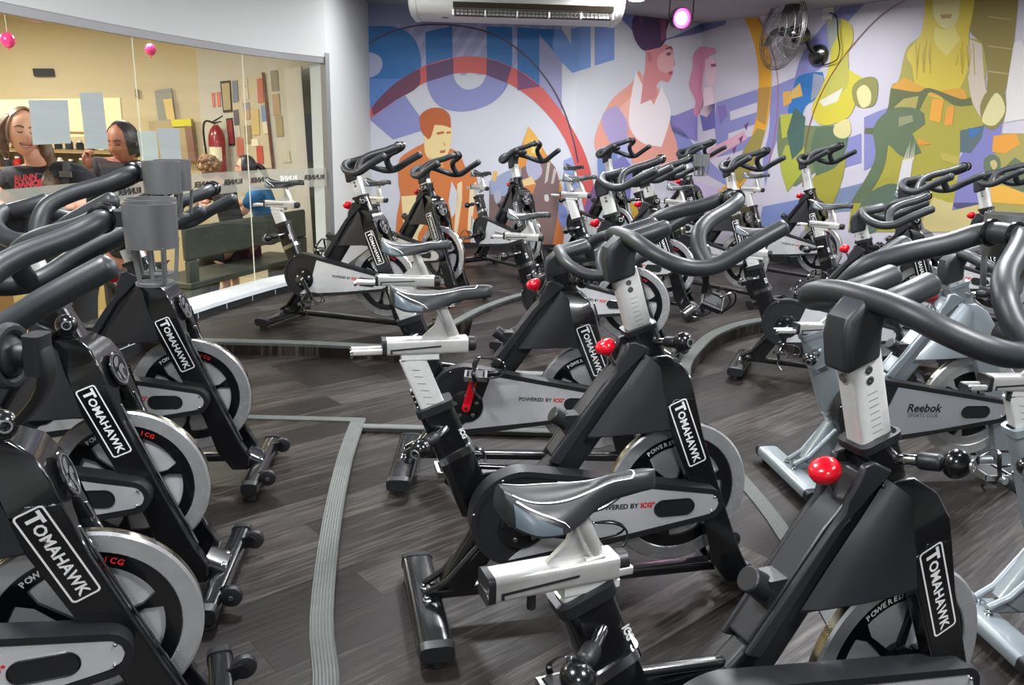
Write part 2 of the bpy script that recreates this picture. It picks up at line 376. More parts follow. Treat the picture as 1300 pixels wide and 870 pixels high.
for gi in range(len(cuts) - 1):
    seg = GL[cuts[gi]:cuts[gi + 1] + 1]
    mb = MB(); P = seg; n = len(P)
    vs = [Vector((p.x, p.y, z)) for p in P for z in (GZ0, GZ1)]
    mb.add(vs, [(2 * i, 2 * i + 2, 2 * i + 3, 2 * i + 1) for i in range(n - 1)], gm)
    o = struct('window_%d' % (gi + 1), mb.mesh('glass_pane'))
    if gi < len(cuts) - 2:
        e = seg[-1]; link('glass_joint', MB().box((e.x + .003, e.y, (GZ0 + GZ1) / 2), (.006, .006, GZ1 - GZ0), EDGE).mesh('glass_joint'), o)
ch = MB(); wallstrip(ch, offs(GL, .025), GZ1, GZ1 + .05, .05, FRAME); struct('trim_17', ch.mesh('head_channel', flat=True))
wl = MB(); wallstrip(wl, offs(GL, .03), GZ1 + .05, CZ, .12, WALL); struct('wall_left', wl.mesh('wall_left'))
ch = MB().box((-1.675, 7.26, 1.0), (.07, .05, 2.1), FRAME, rz=R_(-30)); struct('trim_18', ch.mesh('jamb'))
# frosted band with the gym's repeated lettering, seen from behind
FROST = bpy.data.materials.new('frosted_film'); FROST.use_nodes = True; nt = FROST.node_tree; b = nt.nodes['Principled BSDF']
b.inputs['Base Color'].default_value = (*lin((168, 168, 156)), 1); b.inputs['Roughness'].default_value = .6; b.inputs['Alpha'].default_value = .6
fb = MB(); P = offs(GL, .004)
vs = [Vector((p.x, p.y, z)) for p in P[8:] for z in (.93, 1.09)]
fb.add(vs, [(2 * i, 2 * i + 2, 2 * i + 3, 2 * i + 1) for i in range(len(P[8:]) - 1)], FROST)
BAND = tag(link('frosted_band', fb.mesh('frosted_band')), 'grey frosted film band with mirrored lettering across the curved glass partition', 'window film')
def arclen_pt(P, d):
    for i in range(len(P) - 1, 0, -1):
        L_ = (P[i] - P[i - 1]).length
        if d <= L_: t = (P[i - 1] - P[i]).normalized(); return P[i] + t * d, t
        d -= L_
    return P[0], (P[0] - P[1]).normalized()
P = offs(GL, .008)
for k, d in enumerate((.15, .45, .76, 1.08, 1.42, 1.8, 2.2)):
    p, t = arclen_pt(P, d)
    tb = MB(); put_text(tb, 'RUNNER', .056, BLKP if k % 2 == 0 or k == 3 else WHT, (p.x, p.y, 1.01), t, (0, 0, 1), bold=.002); link('lettering', tb.mesh('lettering', flat=True), BAND)
# remaining walls
def vwall(name, a, b_, z0, z1, th, m, out=1):
    a, b_ = Vector(a[:2] + (0,)) if isinstance(a, tuple) else a, Vector(b_[:2] + (0,)) if isinstance(b_, tuple) else b_
    t = (b_ - a).normalized(); n = Vector((-t.y, t.x, 0)) * th * out
    return struct(name, MB().prism([(p.x, p.y) for p in (a, b_, b_ + n, a + n)], z0, z1, m, axis='z').mesh(name, flat=True))
MBASE1 = mat('mural_paper_lilac_white', (204, 205, 214), .5)
MBASE3 = mat('mural_paper_grey_lilac', (196, 192, 204), .5)
vwall('wall_end', (-1.68, 7.25), (-1.66, 9.35), -.03, CZ, .12, WALL)
vwall('wall_back', W1A, W1B, -.03, CZ, .12, MBASE1)
vwall('wall_back_2', W1B, W2B, -.03, CZ, .12, MBASE1)
vwall('wall_right', W2B, W3B, -.03, CZ, .12, MBASE3)
vwall('wall_right_2', W3B, Vector((6.1, -3.2, 0)), -.03, CZ, .12, WALL)
vwall('wall_rear', (6.2, -3.2), (-7.5, -3.2), -.4, CZ, .12, WALL)
struct('ceiling', MB().prism([(-7.6, -3.3), (6.3, -3.3), (6.3, 11), (-7.6, 11)], CZ, CZ + .1, CEIL, axis='z').mesh('ceiling', flat=True))
# black skirting under the mural
bb = MB()
for a, b_ in ((W1A, W1B), (W1B, W2B), (W2B, W3B)):
    t = (b_ - a).normalized(); n = Vector((t.y, -t.x, 0)) * .015
    bb.prism([(p.x, p.y) for p in (a + n, b_ + n, b_, a)], .07, .17, TILE, axis='z')
struct('baseboard_back', bb.mesh('baseboard', flat=True))
# --- lobby shell behind the glass
LZ = -.30
struct('floor_lobby', MB().prism([(-7.5, -3.2)] + glb(-3.19, 7.24) + [(-1.72, 7.3), (-1.72, 9.6), (-7.5, 9.6)], LZ - .05, LZ, tile_floor(), axis='z').mesh('floor_lobby', flat=True))
vwall('wall_lobby_back', (-3.56, 9.32), (-1.75, 9.1), LZ, CZ, .12, WALL2)
vwall('wall_lobby_far', (-7.5, 9.4), (-3.35, 9.4), LZ, CZ, .12, CREAM)
vwall('wall_lobby_left', (-7.5, -3.2), (-7.5, 9.4), LZ, CZ, .12, CREAM)

# ============================================================ THE WALL MURAL (printed paper on three wall faces)
FACETS = [(W1A, W1B), (W1B, W2B), (W2B, W3B)]
def clip(poly, a, b_, keep):
    """keep the part of poly on one side of the line a-b (image of a wall corner)"""
    def s(p): return ((b_[0] - a[0]) * (p[1] - a[1]) - (b_[1] - a[1]) * (p[0] - a[0])) * keep
    out = []
    for i in range(len(poly)):
        p, q = poly[i - 1], poly[i]; sp_, sq_ = s(p), s(q)
        if (sp_ >= 0) != (sq_ >= 0):
            t = sp_ / (sp_ - sq_); out.append((p[0] + (q[0] - p[0]) * t, p[1] + (q[1] - p[1]) * t))
        if sq_ >= 0: out.append(q)
    return out
c1 = (px((W1B.x, W1B.y, 3)), px((W1B.x, W1B.y, 0))); c2 = (px((W2B.x, W2B.y, 3)), px((W2B.x, W2B.y, 0)))
e0 = (px((W1A.x, W1A.y, 3)), px((W1A.x, W1A.y, 0)))
def art_mat(rgb): return mat('mural_ink_%02x%02x%02x' % tuple(int(x) for x in rgb), rgb, .5)
class Mural:
    def __init__(s): s.mbs = [MB(), MB(), MB()]; s.k = 0
    def soften(s, pts):
        n = len(pts); soft = []
        for i in range(n):
            a, b_, c = pts[i - 1], pts[i], pts[(i + 1) % n]
            d = math.atan2(c[1] - b_[1], c[0] - b_[0]) - math.atan2(b_[1] - a[1], b_[0] - a[0]); d = abs((d + math.pi) % (2 * math.pi) - math.pi)
            soft.append(R_(6) < d < R_(58))
        if n < 6 or sum(soft) < 2: return pts
        out = []
        for i in range(n):
            b_, c = pts[i], pts[(i + 1) % n]; a, d = pts[i - 1], pts[(i + 2) % n]; out.append(b_)
            if soft[i] or soft[(i + 1) % n]:
                if not soft[i]: a = (2 * b_[0] - c[0], 2 * b_[1] - c[1])
                if not soft[(i + 1) % n]: d = (2 * c[0] - b_[0], 2 * c[1] - b_[1])
                for t in (.25, .5, .75): out.append(tuple(.5 * (2 * b_[k] + (c[k] - a[k]) * t + (2 * a[k] - 5 * b_[k] + 4 * c[k] - d[k]) * t * t + (3 * b_[k] - a[k] - 3 * c[k] + d[k]) * t ** 3) for k in (0, 1)))
        return out
    def poly(s, pts, rgb, smooth=0, layer=None):
        if not smooth and len(pts) < 40: pts = s.soften(pts)
        if smooth: pts = [(p.x, p.y) for p in catmull([(a, b_, 0) for a, b_ in pts], smooth, closed=True)]
        s.k += 1; off = .0015 + .0004 * (layer if layer is not None else s.k)
        for fi, (A, B) in enumerate(FACETS):
            p = list(pts)
            if fi == 0: p = clip(clip(p, *c1, 1), *e0, -1)
            elif fi == 1: p = clip(clip(p, *c1, -1), *c2, 1)
            else: p = clip(p, *c2, -1)
            if len(p) < 3: continue
            t = (B - A).normalized(); n = Vector((t.y, -t.x, 0))
            q = [on_plane(u, v, A + n * off, n) for u, v in p]
            zmax = CZ - .004
            qq = []
            for i in range(len(q)):                       # trim at the ceiling
                a, b_ = q[i - 1], q[i]
                if (a.z > zmax) != (b_.z > zmax): qq.append(a.lerp(b_, (zmax - a.z) / (b_.z - a.z)))
                if b_.z <= zmax: qq.append(b_)
            if len(qq) < 3: continue
            flat = [Vector(((x - A).dot(t), x.z, 0)) for x in qq]
            tri = tessellate_polygon([flat])
            s.mbs[fi].add(qq, [tuple(f) for f in tri], art_mat(rgb))
MU = Mural()
def S2(l): return [(430 + a / 3, b_ / 3) for a, b_ in l]                    # left part of the print
def S3(l): return [(860 + a * .3385, b_ * .3385) for a, b_ in l]            # right part
def S6(l): return [(700 + a / 6.5, b_ / 6.5) for a, b_ in l]
LIL, BLU, BLU2, REDM, MAR = (136, 140, 192), (44, 112, 176), (112, 150, 212), (204, 92, 88), (96, 62, 104)
P = MU.poly
# lilac field with soft diagonal bands at the top left
P(S2([(90, 0), (850, 0), (850, 480), (790, 425), (700, 345), (600, 290), (480, 270), (380, 285), (290, 325), (200, 390), (130, 440), (90, 460)]), (152, 150, 188))
for i in range(14):
    x = 90 + i * 62; P(S2([(x, 300 - i * 2), (x + 22, 300 - i * 2), (x + 150, 90), (x + 128, 90)]) if x + 150 < 850 else S2([(820, 120), (840, 120), (845, 100), (830, 100)]), (166, 166, 200), layer=2)
# R
P(S2([(90, 100), (200, 100), (262, 122), (300, 170), (314, 235), (306, 290), (270, 345), (130, 420), (90, 440)]), BLU, layer=4)
P(S2([(100, 205), (140, 205), (163, 225), (165, 255), (145, 285), (100, 292)]), (170, 172, 204), 3, layer=5)
P(S2([(100, 440), (240, 345), (342, 490), (208, 532)]), LIL, layer=4)
P(S2([(100, 300), (290, 300), (240, 350), (100, 440)]), (86, 128, 196), layer=4.5)
# U
P(S2([(330, 122), (432, 98), (437, 282), (450, 318), (490, 342), (540, 325), (563, 275), (563, 100), (660, 103), (660, 250), (645, 320), (600, 380), (530, 415), (455, 425), (385, 405), (345, 350), (334, 280)]), BLU, layer=4)
P(S2([(332, 300), (400, 285), (437, 282), (450, 318), (490, 342), (540, 325), (563, 285), (600, 292), (648, 312), (600, 380), (530, 415), (455, 425), (385, 405), (345, 350)]), LIL, layer=5)
# N
P(S2([(679, 104), (850, 114), (885, 168), (885, 108), (960, 98), (960, 256), (890, 278), (764, 132), (764, 322), (681, 345)]), BLU, layer=4)
P(S2([(822, 112), (850, 114), (885, 168), (885, 108), (960, 98), (960, 256), (890, 278), (820, 198)]), BLU2, layer=5)
P(S2([(976, 84), (1050, 45), (1050, 228), (976, 250)]), (118, 146, 208), layer=4)
P(S2([(1050, 20), (1170, 40), (1170, 200), (1128, 128), (1052, 44)]), (118, 126, 188), layer=4)
# red arch
OUT = [(100, 430), (135, 400), (200, 330), (280, 275), (370, 235), (480, 215), (580, 225), (680, 265), (760, 320), (830, 400), (890, 490), (940, 590), (970, 700), (978, 800)]
INN = [(935, 800), (915, 700), (890, 600), (850, 510), (790, 430), (720, 365), (640, 315), (560, 285), (480, 278), (390, 290), (300, 330), (220, 380), (137, 440), (100, 460)]
P(S2([(p.x, p.y) for p in catmull([(a, b_, 0) for a, b_ in OUT], 4)] + [(p.x, p.y) for p in catmull([(a, b_, 0) for a, b_ in INN], 4)]), REDM, layer=8)
P(S2([(130, 405), (200, 330), (275, 278), (310, 262), (304, 328), (220, 380), (132, 440)]), (110, 58, 84), layer=9)
P(S2([(333, 250), (437, 222), (437, 281), (336, 312)]), MAR, layer=9)
P(S2([(563, 224), (600, 232), (658, 256), (640, 316), (563, 286)]), MAR, layer=9)
P(S2([(680, 266), (765, 325), (764, 330), (682, 343)]), (116, 66, 112), layer=9)
P(S2([(935, 790), (978, 690), (985, 900), (945, 900)]), (120, 92, 140), layer=9)
# thin brown ring
def ring(l, w, rgb, fn, layer):
    c = [(p.x, p.y) for p in catmull([(a, b_, 0) for a, b_ in l], 5)]; o1, o2 = [], []
    for i in range(len(c)):
        dx, dy = c[min(i + 1, len(c) - 1)][0] - c[max(i - 1, 0)][0], c[min(i + 1, len(c) - 1)][1] - c[max(i - 1, 0)][1]; L_ = math.hypot(dx, dy)
        o1.append((c[i][0] - dy / L_ * w, c[i][1] + dx / L_ * w)); o2.append((c[i][0] + dy / L_ * w, c[i][1] - dx / L_ * w))
    for i in range(len(c) - 1): P(fn([o1[i], o1[i + 1], o2[i + 1], o2[i]]), rgb, layer=layer)
ring([(105, 175), (180, 130), (280, 100), (380, 93), (470, 100), (560, 120), (640, 158), (700, 202), (760, 262), (820, 345), (865, 440), (895, 540), (912, 620)], 3, (84, 66, 84), S2, 11)
# orange cyclist
ORA, ORD, SKN = (206, 118, 60), (184, 92, 44), (232, 208, 148)
P(S2([(230, 612), (270, 575), (325, 545), (350, 585), (395, 610), (425, 565), (460, 585), (485, 640), (520, 665), (535, 740), (545, 960), (212, 960), (222, 820), (235, 745), (228, 700)]), ORA, layer=11)
P(S2([(340, 470), (400, 460), (428, 490), (430, 520), (424, 560), (412, 592), (392, 614), (360, 615), (332, 590), (325, 540), (330, 500)]), SKN, layer=12)
P(S2([(310, 440), (345, 414), (390, 412), (422, 438), (428, 488), (398, 478), (365, 476), (352, 520), (340, 532), (318, 505), (310, 478)]), ORD, layer=13)
P(S2([(372, 505), (400, 500), (402, 508), (376, 514)]), ORD, layer=14); P(S2([(410, 503), (426, 500), (426, 508), (410, 510)]), ORD, layer=14)
P(S2([(384, 575), (408, 570), (404, 582), (388, 584)]), ORD, layer=14); P(S2([(396, 540), (412, 552), (400, 556)]), (216, 168, 104), layer=14)
P(S2([(338, 590), (362, 612), (395, 616), (400, 640), (350, 622)]), (222, 160, 90), layer=12)
P(S2([(238, 748), (328, 742), (335, 830), (300, 905), (330, 960), (262, 960), (246, 850)]), (234, 214, 162), layer=13)
P(S2([(452, 700), (470, 690), (470, 760), (450, 900), (438, 900)]), (228, 206, 170), layer=14)
P(S2([(500, 712), (526, 690), (520, 740), (505, 880), (490, 880)]), (232, 212, 176), layer=14)
P(S2([(430, 690), (455, 740), (452, 800), (430, 830), (418, 770)]), (206, 208, 216), layer=14)
P(S2([(505, 820), (530, 860), (528, 960), (500, 960)]), (206, 208, 216), layer=14)
# second, brown cyclist
BRN = (120, 98, 96)
P(S2([(722, 482), (745, 510), (775, 560), (810, 620), (845, 700), (855, 800), (840, 960), (690, 960), (680, 640), (695, 560)]), (212, 140, 60), layer=11)
P(S2([(722, 482), (748, 512), (775, 560), (760, 600), (715, 590), (705, 540)]), (222, 170, 74), layer=12)
P(S2([(735, 530), (765, 560), (770, 595), (735, 580)]), (222, 208, 128), layer=13)
P(S2([(575, 690), (640, 652), (690, 640), (700, 960), (560, 960), (572, 860)]), BRN, layer=12)
P(S2([(576, 690), (640, 652), (692, 642), (692, 700), (640, 745), (578, 740)]), (150, 160, 190), layer=13)
P(S2([(695, 640), (760, 610), (815, 625), (838, 690), (836, 800), (810, 960), (700, 960)]), (124, 100, 98), layer=13)
P(S2([(720, 605), (760, 615), (775, 660), (740, 690), (715, 650)]), (172, 170, 196), 3, layer=14)
P(S2([(690, 690), (735, 672), (750, 700), (740, 735), (700, 745)]), (228, 196, 140), layer=15)
P(S2([(698, 712), (748, 700), (742, 735), (704, 750)]), (204, 122, 62), layer=16)
P(S2([(590, 740), (612, 725), (618, 760), (600, 775)]), (170, 172, 186), 3, layer=15)
P(S2([(783, 745), (797, 742), (800, 765), (786, 766)]), (198, 196, 190), 3, layer=15)
P(S2([(795, 620), (806, 618), (796, 690), (784, 700)]), (190, 180, 176), layer=15); P(S2([(820, 640), (830, 650), (818, 700), (808, 700)]), (190, 180, 176), layer=15)
P(S2([(590, 650), (606, 655), (598, 690), (584, 690)]), (222, 176, 96), layer=15)
P(S2([(838, 760), (870, 800), (880, 850), (850, 870), (835, 830)]), (130, 146, 204), layer=14)
P(S2([(800, 700), (850, 760), (862, 860), (850, 960), (800, 960)]), (204, 118, 58), layer=12)
# shapes low on the middle face
P(S2([(856, 612), (908, 588), (912, 740), (880, 800), (860, 760)]), (140, 156, 206), layer=7)
P(S2([(985, 570), (1105, 520), (1115, 640), (1080, 700), (1000, 790), (985, 700)]), (176, 180, 220), layer=7)
P(S2([(985, 600), (1060, 575), (1065, 650), (990, 700)]), (120, 140, 190), layer=8)
P(S2([(1040, 620), (1085, 590), (1120, 640), (1110, 760), (1050, 780)]), (126, 122, 184), layer=9)
P(S2([(1105, 760), (1190, 830), (1290, 845), (1290, 870), (1130, 870)]), (214, 170, 60), layer=9)
# pink woman, profile to the right
P(S2([(975, 560), (985, 490), (1040, 380), (1110, 320), (1145, 268), (1180, 330), (1215, 335), (1255, 400), (1262, 470), (1290, 560), (1290, 700), (1180, 660), (1080, 600), (1010, 600)]), (226, 158, 142), layer=6)
P(S2([(1010, 430), (1060, 400), (1100, 470), (1095, 540), (1040, 560), (1005, 480)]), (172, 158, 200), layer=7)
P(S2([(1130, 270), (1165, 340), (1200, 400), (1230, 330), (1265, 430), (1230, 560), (1150, 540), (1105, 460)]), (236, 226, 228), layer=7)
P(S2([(1060, 420), (1140, 340), (1160, 430), (1120, 510)]), (232, 178, 166), layer=6.5)
P(S6([(775, 560), (782, 420), (870, 395), (945, 360), (1000, 405), (1008, 470), (1020, 535), (1000, 560), (1002, 610), (965, 682), (905, 660), (868, 712), (872, 800), (735, 860), (760, 650)]), (214, 140, 142), layer=8)
P(S6([(880, 470), (960, 400), (1000, 440), (1010, 530), (990, 600), (930, 600), (880, 560)]), (228, 172, 172), layer=9)
P(S6([(940, 400), (985, 380), (1003, 400), (998, 412), (980, 398), (948, 412)]), (120, 70, 96), layer=10)
P(S6([(945, 440), (985, 428), (990, 446), (968, 462), (950, 456)]), (110, 70, 100), layer=10)
P(S6([(962, 595), (1000, 585), (1000, 610), (972, 618)]), (176, 84, 100), layer=10)
P(S6([(786, 440), (810, 425), (835, 480), (825, 515), (800, 500)]), (196, 118, 124), layer=10)
P(S6([(700, 112), (760, 118), (850, 132), (950, 150), (975, 175), (948, 260), (945, 330), (905, 385), (860, 400), (785, 416), (745, 405), (700, 345), (672, 265), (668, 170)]), (84, 58, 96), layer=11)
P(S6([(900, 160), (950, 165), (940, 320), (905, 345)]), (146, 82, 116), layer=12)
P(S6([(720, 120), (750, 118), (758, 180), (735, 200)]), (120, 76, 116), layer=12)
# ---- right face
P(S3([(-80, 150), (-10, 135), (180, 44), (182, 92), (60, 130), (-40, 150), (-120, 190)]), (116, 118, 172), layer=5)
P(S3([(202, 42), (232, 34), (230, 50), (204, 62)]), (120, 120, 172), layer=5)
PNK = (206, 140, 168)
P(S3([(60, 205), (88, 175), (140, 180), (148, 200), (118, 215), (100, 262), (92, 330), (98, 400), (72, 440), (60, 420), (68, 380), (44, 320), (56, 260)]), PNK, layer=6)
P(S3([(104, 225), (130, 212), (146, 238), (150, 270), (142, 288), (138, 316), (118, 326), (104, 300)]), (222, 190, 204), layer=7)
P(S3([(124, 240), (146, 238), (144, 250), (128, 252)]), (150, 84, 128), layer=8)
P(S3([(100, 330), (130, 325), (140, 400), (110, 440), (84, 430)]), (226, 200, 210), layer=6)
LI2 = (130, 132, 184)
P(S3([(-130, 560), (-130, 420), (-40, 440), (75, 400), (75, 530), (40, 520), (-40, 500)]), (140, 132, 190), layer=5)
P(S3([(-20, 430), (60, 540), (160, 640), (190, 640), (190, 700), (60, 620), (-60, 500)]), (134, 140, 192), layer=5)
P(S3([(145, 385), (300, 335), (302, 382), (195, 418), (198, 452), (300, 420), (300, 462), (190, 500), (190, 540), (308, 500), (308, 545), (150, 590), (140, 480)]), LI2, layer=5)
P(S3([(80, 405), (140, 388), (142, 480), (96, 492)]), (104, 100, 162), layer=6)
P(S3([(150, 400), (178, 392), (188, 432), (160, 470)]), (126, 108, 170), layer=6)
P(S3([(120, 560), (250, 490), (262, 520), (160, 580), (100, 610)]), (206, 160, 176), layer=6)
P(S3([(-60, 640), (100, 690), (180, 720), (120, 790), (0, 760)]), (196, 180, 212), layer=4)
for a, b_ in ((230, 520), (250, 470), (205, 560), (180, 600)): P(S3([(a, b_), (a + 18, b_ - 14), (a + 8, b_ + 20)]), (110, 62, 110), layer=8)
# ochre arc
P(S3([(p.x, p.y) for p in catmull([(a, b_, 0) for a, b_ in [(230, 36), (270, 110), (298, 215), (305, 330), (296, 440), (262, 555), (205, 665), (130, 740), (90, 775)]], 4)] +
      [(p.x, p.y) for p in catmull([(a, b_, 0) for a, b_ in [(170, 775), (235, 705), (292, 610), (330, 490), (350, 370), (350, 230), (322, 110), (276, 30)]], 4)]), (218, 160, 46), layer=9)
P(S3([(302, 330), (350, 325), (345, 370), (330, 470), (298, 450)]), (172, 132, 66), layer=10)
P(S3([(250, 560), (300, 480), (330, 490), (292, 610), (235, 690), (210, 650)]), (150, 138, 70), layer=10)
ring([(280, 30), (320, 95), (355, 190), (375, 290), (376, 400), (362, 520), (340, 620)], 1.4, (176, 92, 84), S3, 12)
ring([(870, -10), (760, 60), (660, 165), (590, 260), (535, 360), (495, 470), (475, 590), (470, 700)], 1.6, (140, 84, 66), S3, 26)
# blue diagonal letter band and E R shapes
P(S3([(655, -10), (725, -10), (640, 80), (570, 170), (545, 250), (470, 290), (430, 330), (470, 200), (560, 80)]), (130, 130, 184), layer=6)
P(S3([(345, 330), (440, 290), (430, 400), (360, 560), (330, 700), (320, 600), (345, 480)]), LI2, layer=5)
P(S3([(448, 292), (505, 272), (545, 270), (552, 320), (520, 370), (480, 400), (460, 470), (415, 425), (430, 360)]), (46, 112, 178), layer=9)
P(S3([(510, 275), (548, 285), (550, 340), (500, 380)]), (140, 148, 168), layer=10)
P(S3([(395, 345), (425, 340), (428, 385), (398, 400)]), (206, 160, 80), layer=10)
P(S3([(460, 310), (470, 360), (418, 375), (430, 340)]), (206, 168, 90), layer=11)
P(S3([(700, 440), (790, 405), (880, 400), (925, 420), (930, 460), (900, 500), (870, 510), (915, 570), (850, 590), (800, 520), (760, 530), (760, 610), (700, 640)]), LI2, layer=5)
P(S3([(520, 560), (690, 500), (690, 610), (520, 660)]), LI2, layer=5)
P(S3([(560, 720), (720, 680), (800, 690), (660, 790), (560, 800)]), (122, 136, 166), layer=5)
P(S3([(320, 775), (420, 755), (500, 740), (480, 800), (400, 870), (300, 870)]), (120, 136, 186), layer=5)
P(S3([(640, 860), (700, 800), (800, 790), (850, 820), (840, 870)]), (120, 136, 180), layer=5)
# yellow-green riders
YEL, OLV, DKG = (198, 186, 62), (160, 152, 62), (92, 112, 84)
P(S3([(560, 95), (585, 70), (625, 72), (655, 100), (658, 150), (640, 200), (640, 255), (690, 290), (700, 320), (672, 380), (640, 440), (560, 470), (515, 450), (505, 400), (540, 330), (565, 260), (575, 180)]), YEL, layer=13)
P(S3([(560, 95), (585, 70), (612, 72), (600, 130), (570, 200)]), (150, 156, 150), layer=14)
P(S3([(640, 200), (640, 320), (590, 360), (540, 380), (570, 300), (600, 240)]), (176, 172, 80), layer=14)
P(S3([(530, 380), (620, 330), (600, 380), (550, 400)]), (208, 208, 190), layer=15)
P(S3([(655, 330), (690, 295), (740, 290), (752, 330), (740, 390), (700, 405), (665, 390)]), (136, 136, 74), 3, layer=15)
P(S3([(672, 345), (700, 318), (725, 345), (722, 390), (690, 402)]), (220, 208, 150), 3, layer=16)
P(S3([(590, 470), (640, 445), (650, 500), (620, 520), (588, 505)]), (206, 198, 140), 3, layer=16)
P(S3([(380, 440), (480, 470), (600, 470), (560, 560), (520, 640), (440, 700), (400, 660), (375, 560)]), (110, 124, 84), layer=12)
P(S3([(385, 430), (440, 425), (445, 500), (392, 520)]), (176, 178, 70), layer=14)
P(S3([(405, 545), (470, 545), (490, 610), (450, 670), (412, 720), (385, 620)]), (164, 170, 66), layer=14)
P(S3([(440, 400), (480, 440), (470, 560), (430, 600), (410, 500)]), (70, 100, 92), layer=15)
P(S3([(520, 480), (610, 470), (640, 520), (600, 620), (520, 660), (500, 560)]), (88, 108, 84), layer=14)
P(S3([(520, 650), (600, 620), (640, 560), (610, 700), (560, 800), (480, 870), (470, 760)]), (156, 150, 58), layer=13)
# big olive woman on a bike
P(S3([(1110, -20), (1280, -20), (1262, 160), (1235, 330), (1150, 470), (1100, 420), (1160, 330), (1150, 180), (1095, 110)]), (136, 122, 62), layer=8)
for a in (60, 170, 265): P(S3([(1165, a), (1255, a + 12), (1254, a + 16), (1165, a + 5)]), (170, 158, 110), layer=9)
P(S3([(930, -20), (1118, -20), (1108, 60), (1090, 140), (1140, 160), (1158, 240), (1156, 330), (1180, 400), (1140, 480), (1060, 560), (1060, 700), (1020, 870), (640, 870), (660, 760), (740, 640), (780, 500), (800, 330), (830, 300), (860, 180), (920, 120)]), (164, 156, 64), layer=9)
P(S3([(930, -20), (1118, -20), (1105, 60), (1092, 140), (1095, 230), (1060, 330), (990, 370), (900, 330), (880, 250), (860, 200), (915, 120)]), (206, 184, 58), layer=12)
P(S3([(958, -20), (1062, -20), (1055, 60), (1035, 96), (1005, 110), (978, 90), (960, 50)]), (214, 206, 146), 0, layer=14)
P(S3([(985, 55), (1030, 52), (1025, 68), (992, 70)]), (178, 140, 90), layer=15)
P(S3([(965, 100), (1005, 112), (1040, 95), (1060, 150), (1010, 210), (965, 160)]), (216, 204, 110), layer=13)
for i in range(16):
    a = (892 + i * 8) if i < 8 else (1052 + (i - 8) * 8); b0_ = 150 + (i * 37) % 60; P(S3([(a, b0_), (a + 3, b0_ - 6), (a + 9 - (i % 3) * 7, 300 - (i * 29) % 60), (a + 5 - (i % 3) * 7, 296 - (i * 29) % 60)]), (180, 156, 44), layer=14.5)
P(S3([(1092, 145), (1142, 165), (1156, 330), (1185, 350), (1150, 460), (1105, 380), (1088, 260)]), (200, 186, 170), layer=13)
P(S3([(850, 290), (960, 340), (1060, 330), (1085, 360), (1085, 380), (800, 330)]), (212, 156, 52), layer=13)
P(S3([(800, 330), (900, 345), (945, 330), (1060, 370), (1100, 365), (1105, 395), (1040, 395), (965, 350), (930, 365), (870, 510), (700, 500), (705, 480), (760, 480), (790, 400)]), (96, 104, 66), layer=15)
P(S3([(850, 370), (905, 360), (880, 470), (800, 470), (815, 400)]), (168, 158, 86), layer=16)
P(S3([(955, 370), (1000, 372), (985, 460), (945, 450)]), (226, 160, 56), layer=16); P(S3([(1010, 400), (1040, 398), (1030, 470), (1000, 470)]), (222, 150, 60), layer=16)
P(S3([(735, 480), (800, 410), (880, 404), (925, 425), (928, 465), (880, 500), (915, 572), (850, 590), (790, 540), (770, 640), (700, 760), (650, 760), (740, 600)]), (94, 112, 84), layer=17)
P(S3([(830, 440), (880, 432), (885, 455), (830, 475)]), (140, 146, 110), layer=18)
P(S3([(1060, 490), (1150, 470), (1140, 520), (1100, 575), (1060, 570)]), (86, 104, 110), layer=14)
P(S3([(1090, 480), (1145, 485), (1100, 520)]), (60, 110, 170), layer=15)
P(S3([(1135, 400), (1165, 340), (1215, 335), (1232, 370), (1228, 440), (1190, 485), (1150, 470)]), (132, 124, 66), 3, layer=16)
P(S3([(1150, 420), (1190, 350), (1218, 370), (1228, 420), (1190, 470), (1145, 460)]), (210, 202, 150), 3, layer=17)
P(S3([(845, 600), (885, 590), (868, 700), (835, 720), (815, 740)]), (206, 204, 206), layer=18)
for i in range(6): P(S3([(848 + i * 7, 600), (852 + i * 7, 600), (866 + i * 5, 545 - (i % 3) * 12)]), (206, 204, 180), layer=19)
P(S3([(900, 520), (955, 540), (905, 545)]), (216, 140, 52), layer=18)
P(S3([(705, 740), (790, 690), (860, 700), (820, 760), (740, 870), (640, 870)]), (88, 108, 92), layer=16)
P(S3([(1060, 590), (1180, 440), (1225, 430), (1200, 560), (1150, 640), (1160, 760), (1030, 790), (1050, 680)]), (124, 122, 178), layer=12)
P(S3([(985, 570), (1060, 590), (1055, 620), (990, 600)]), (178, 164, 80), layer=18)
P(S3([(995, 640), (1055, 650), (1050, 680), (990, 668)]), (178, 164, 80), layer=18)
P(S3([(900, 870), (960, 740), (1020, 760), (1150, 760), (1150, 870)]), (196, 182, 126), layer=12)
P(S3([(1235, 330), (1262, 160), (1290, 150), (1330, 250), (1340, 440), (1225, 460)]), (212, 208, 206), layer=11)
P(S3([(1215, 500), (1340, 500), (1340, 870), (1170, 870), (1180, 600)]), (160, 150, 84), layer=11)
P(S3([(1185, 510), (1270, 500), (1285, 540), (1230, 575), (1180, 570)]), (218, 150, 58), layer=13)
P(S3([(1150, 600), (1175, 580), (1205, 590), (1212, 630), (1185, 655), (1152, 640)]), (96, 112, 88), 3, layer=14)
P(S3([(1172, 610), (1190, 600), (1200, 620), (1186, 638)]), (190, 170, 120), 3, layer=15)
P(S3([(1215, 640), (1265, 590), (1340, 640), (1340, 720), (1240, 720)]), (100, 112, 84), layer=14)
P(S3([(1170, 690), (1240, 700), (1340, 740), (1340, 770), (1180, 760)]), (220, 168, 70), layer=15)
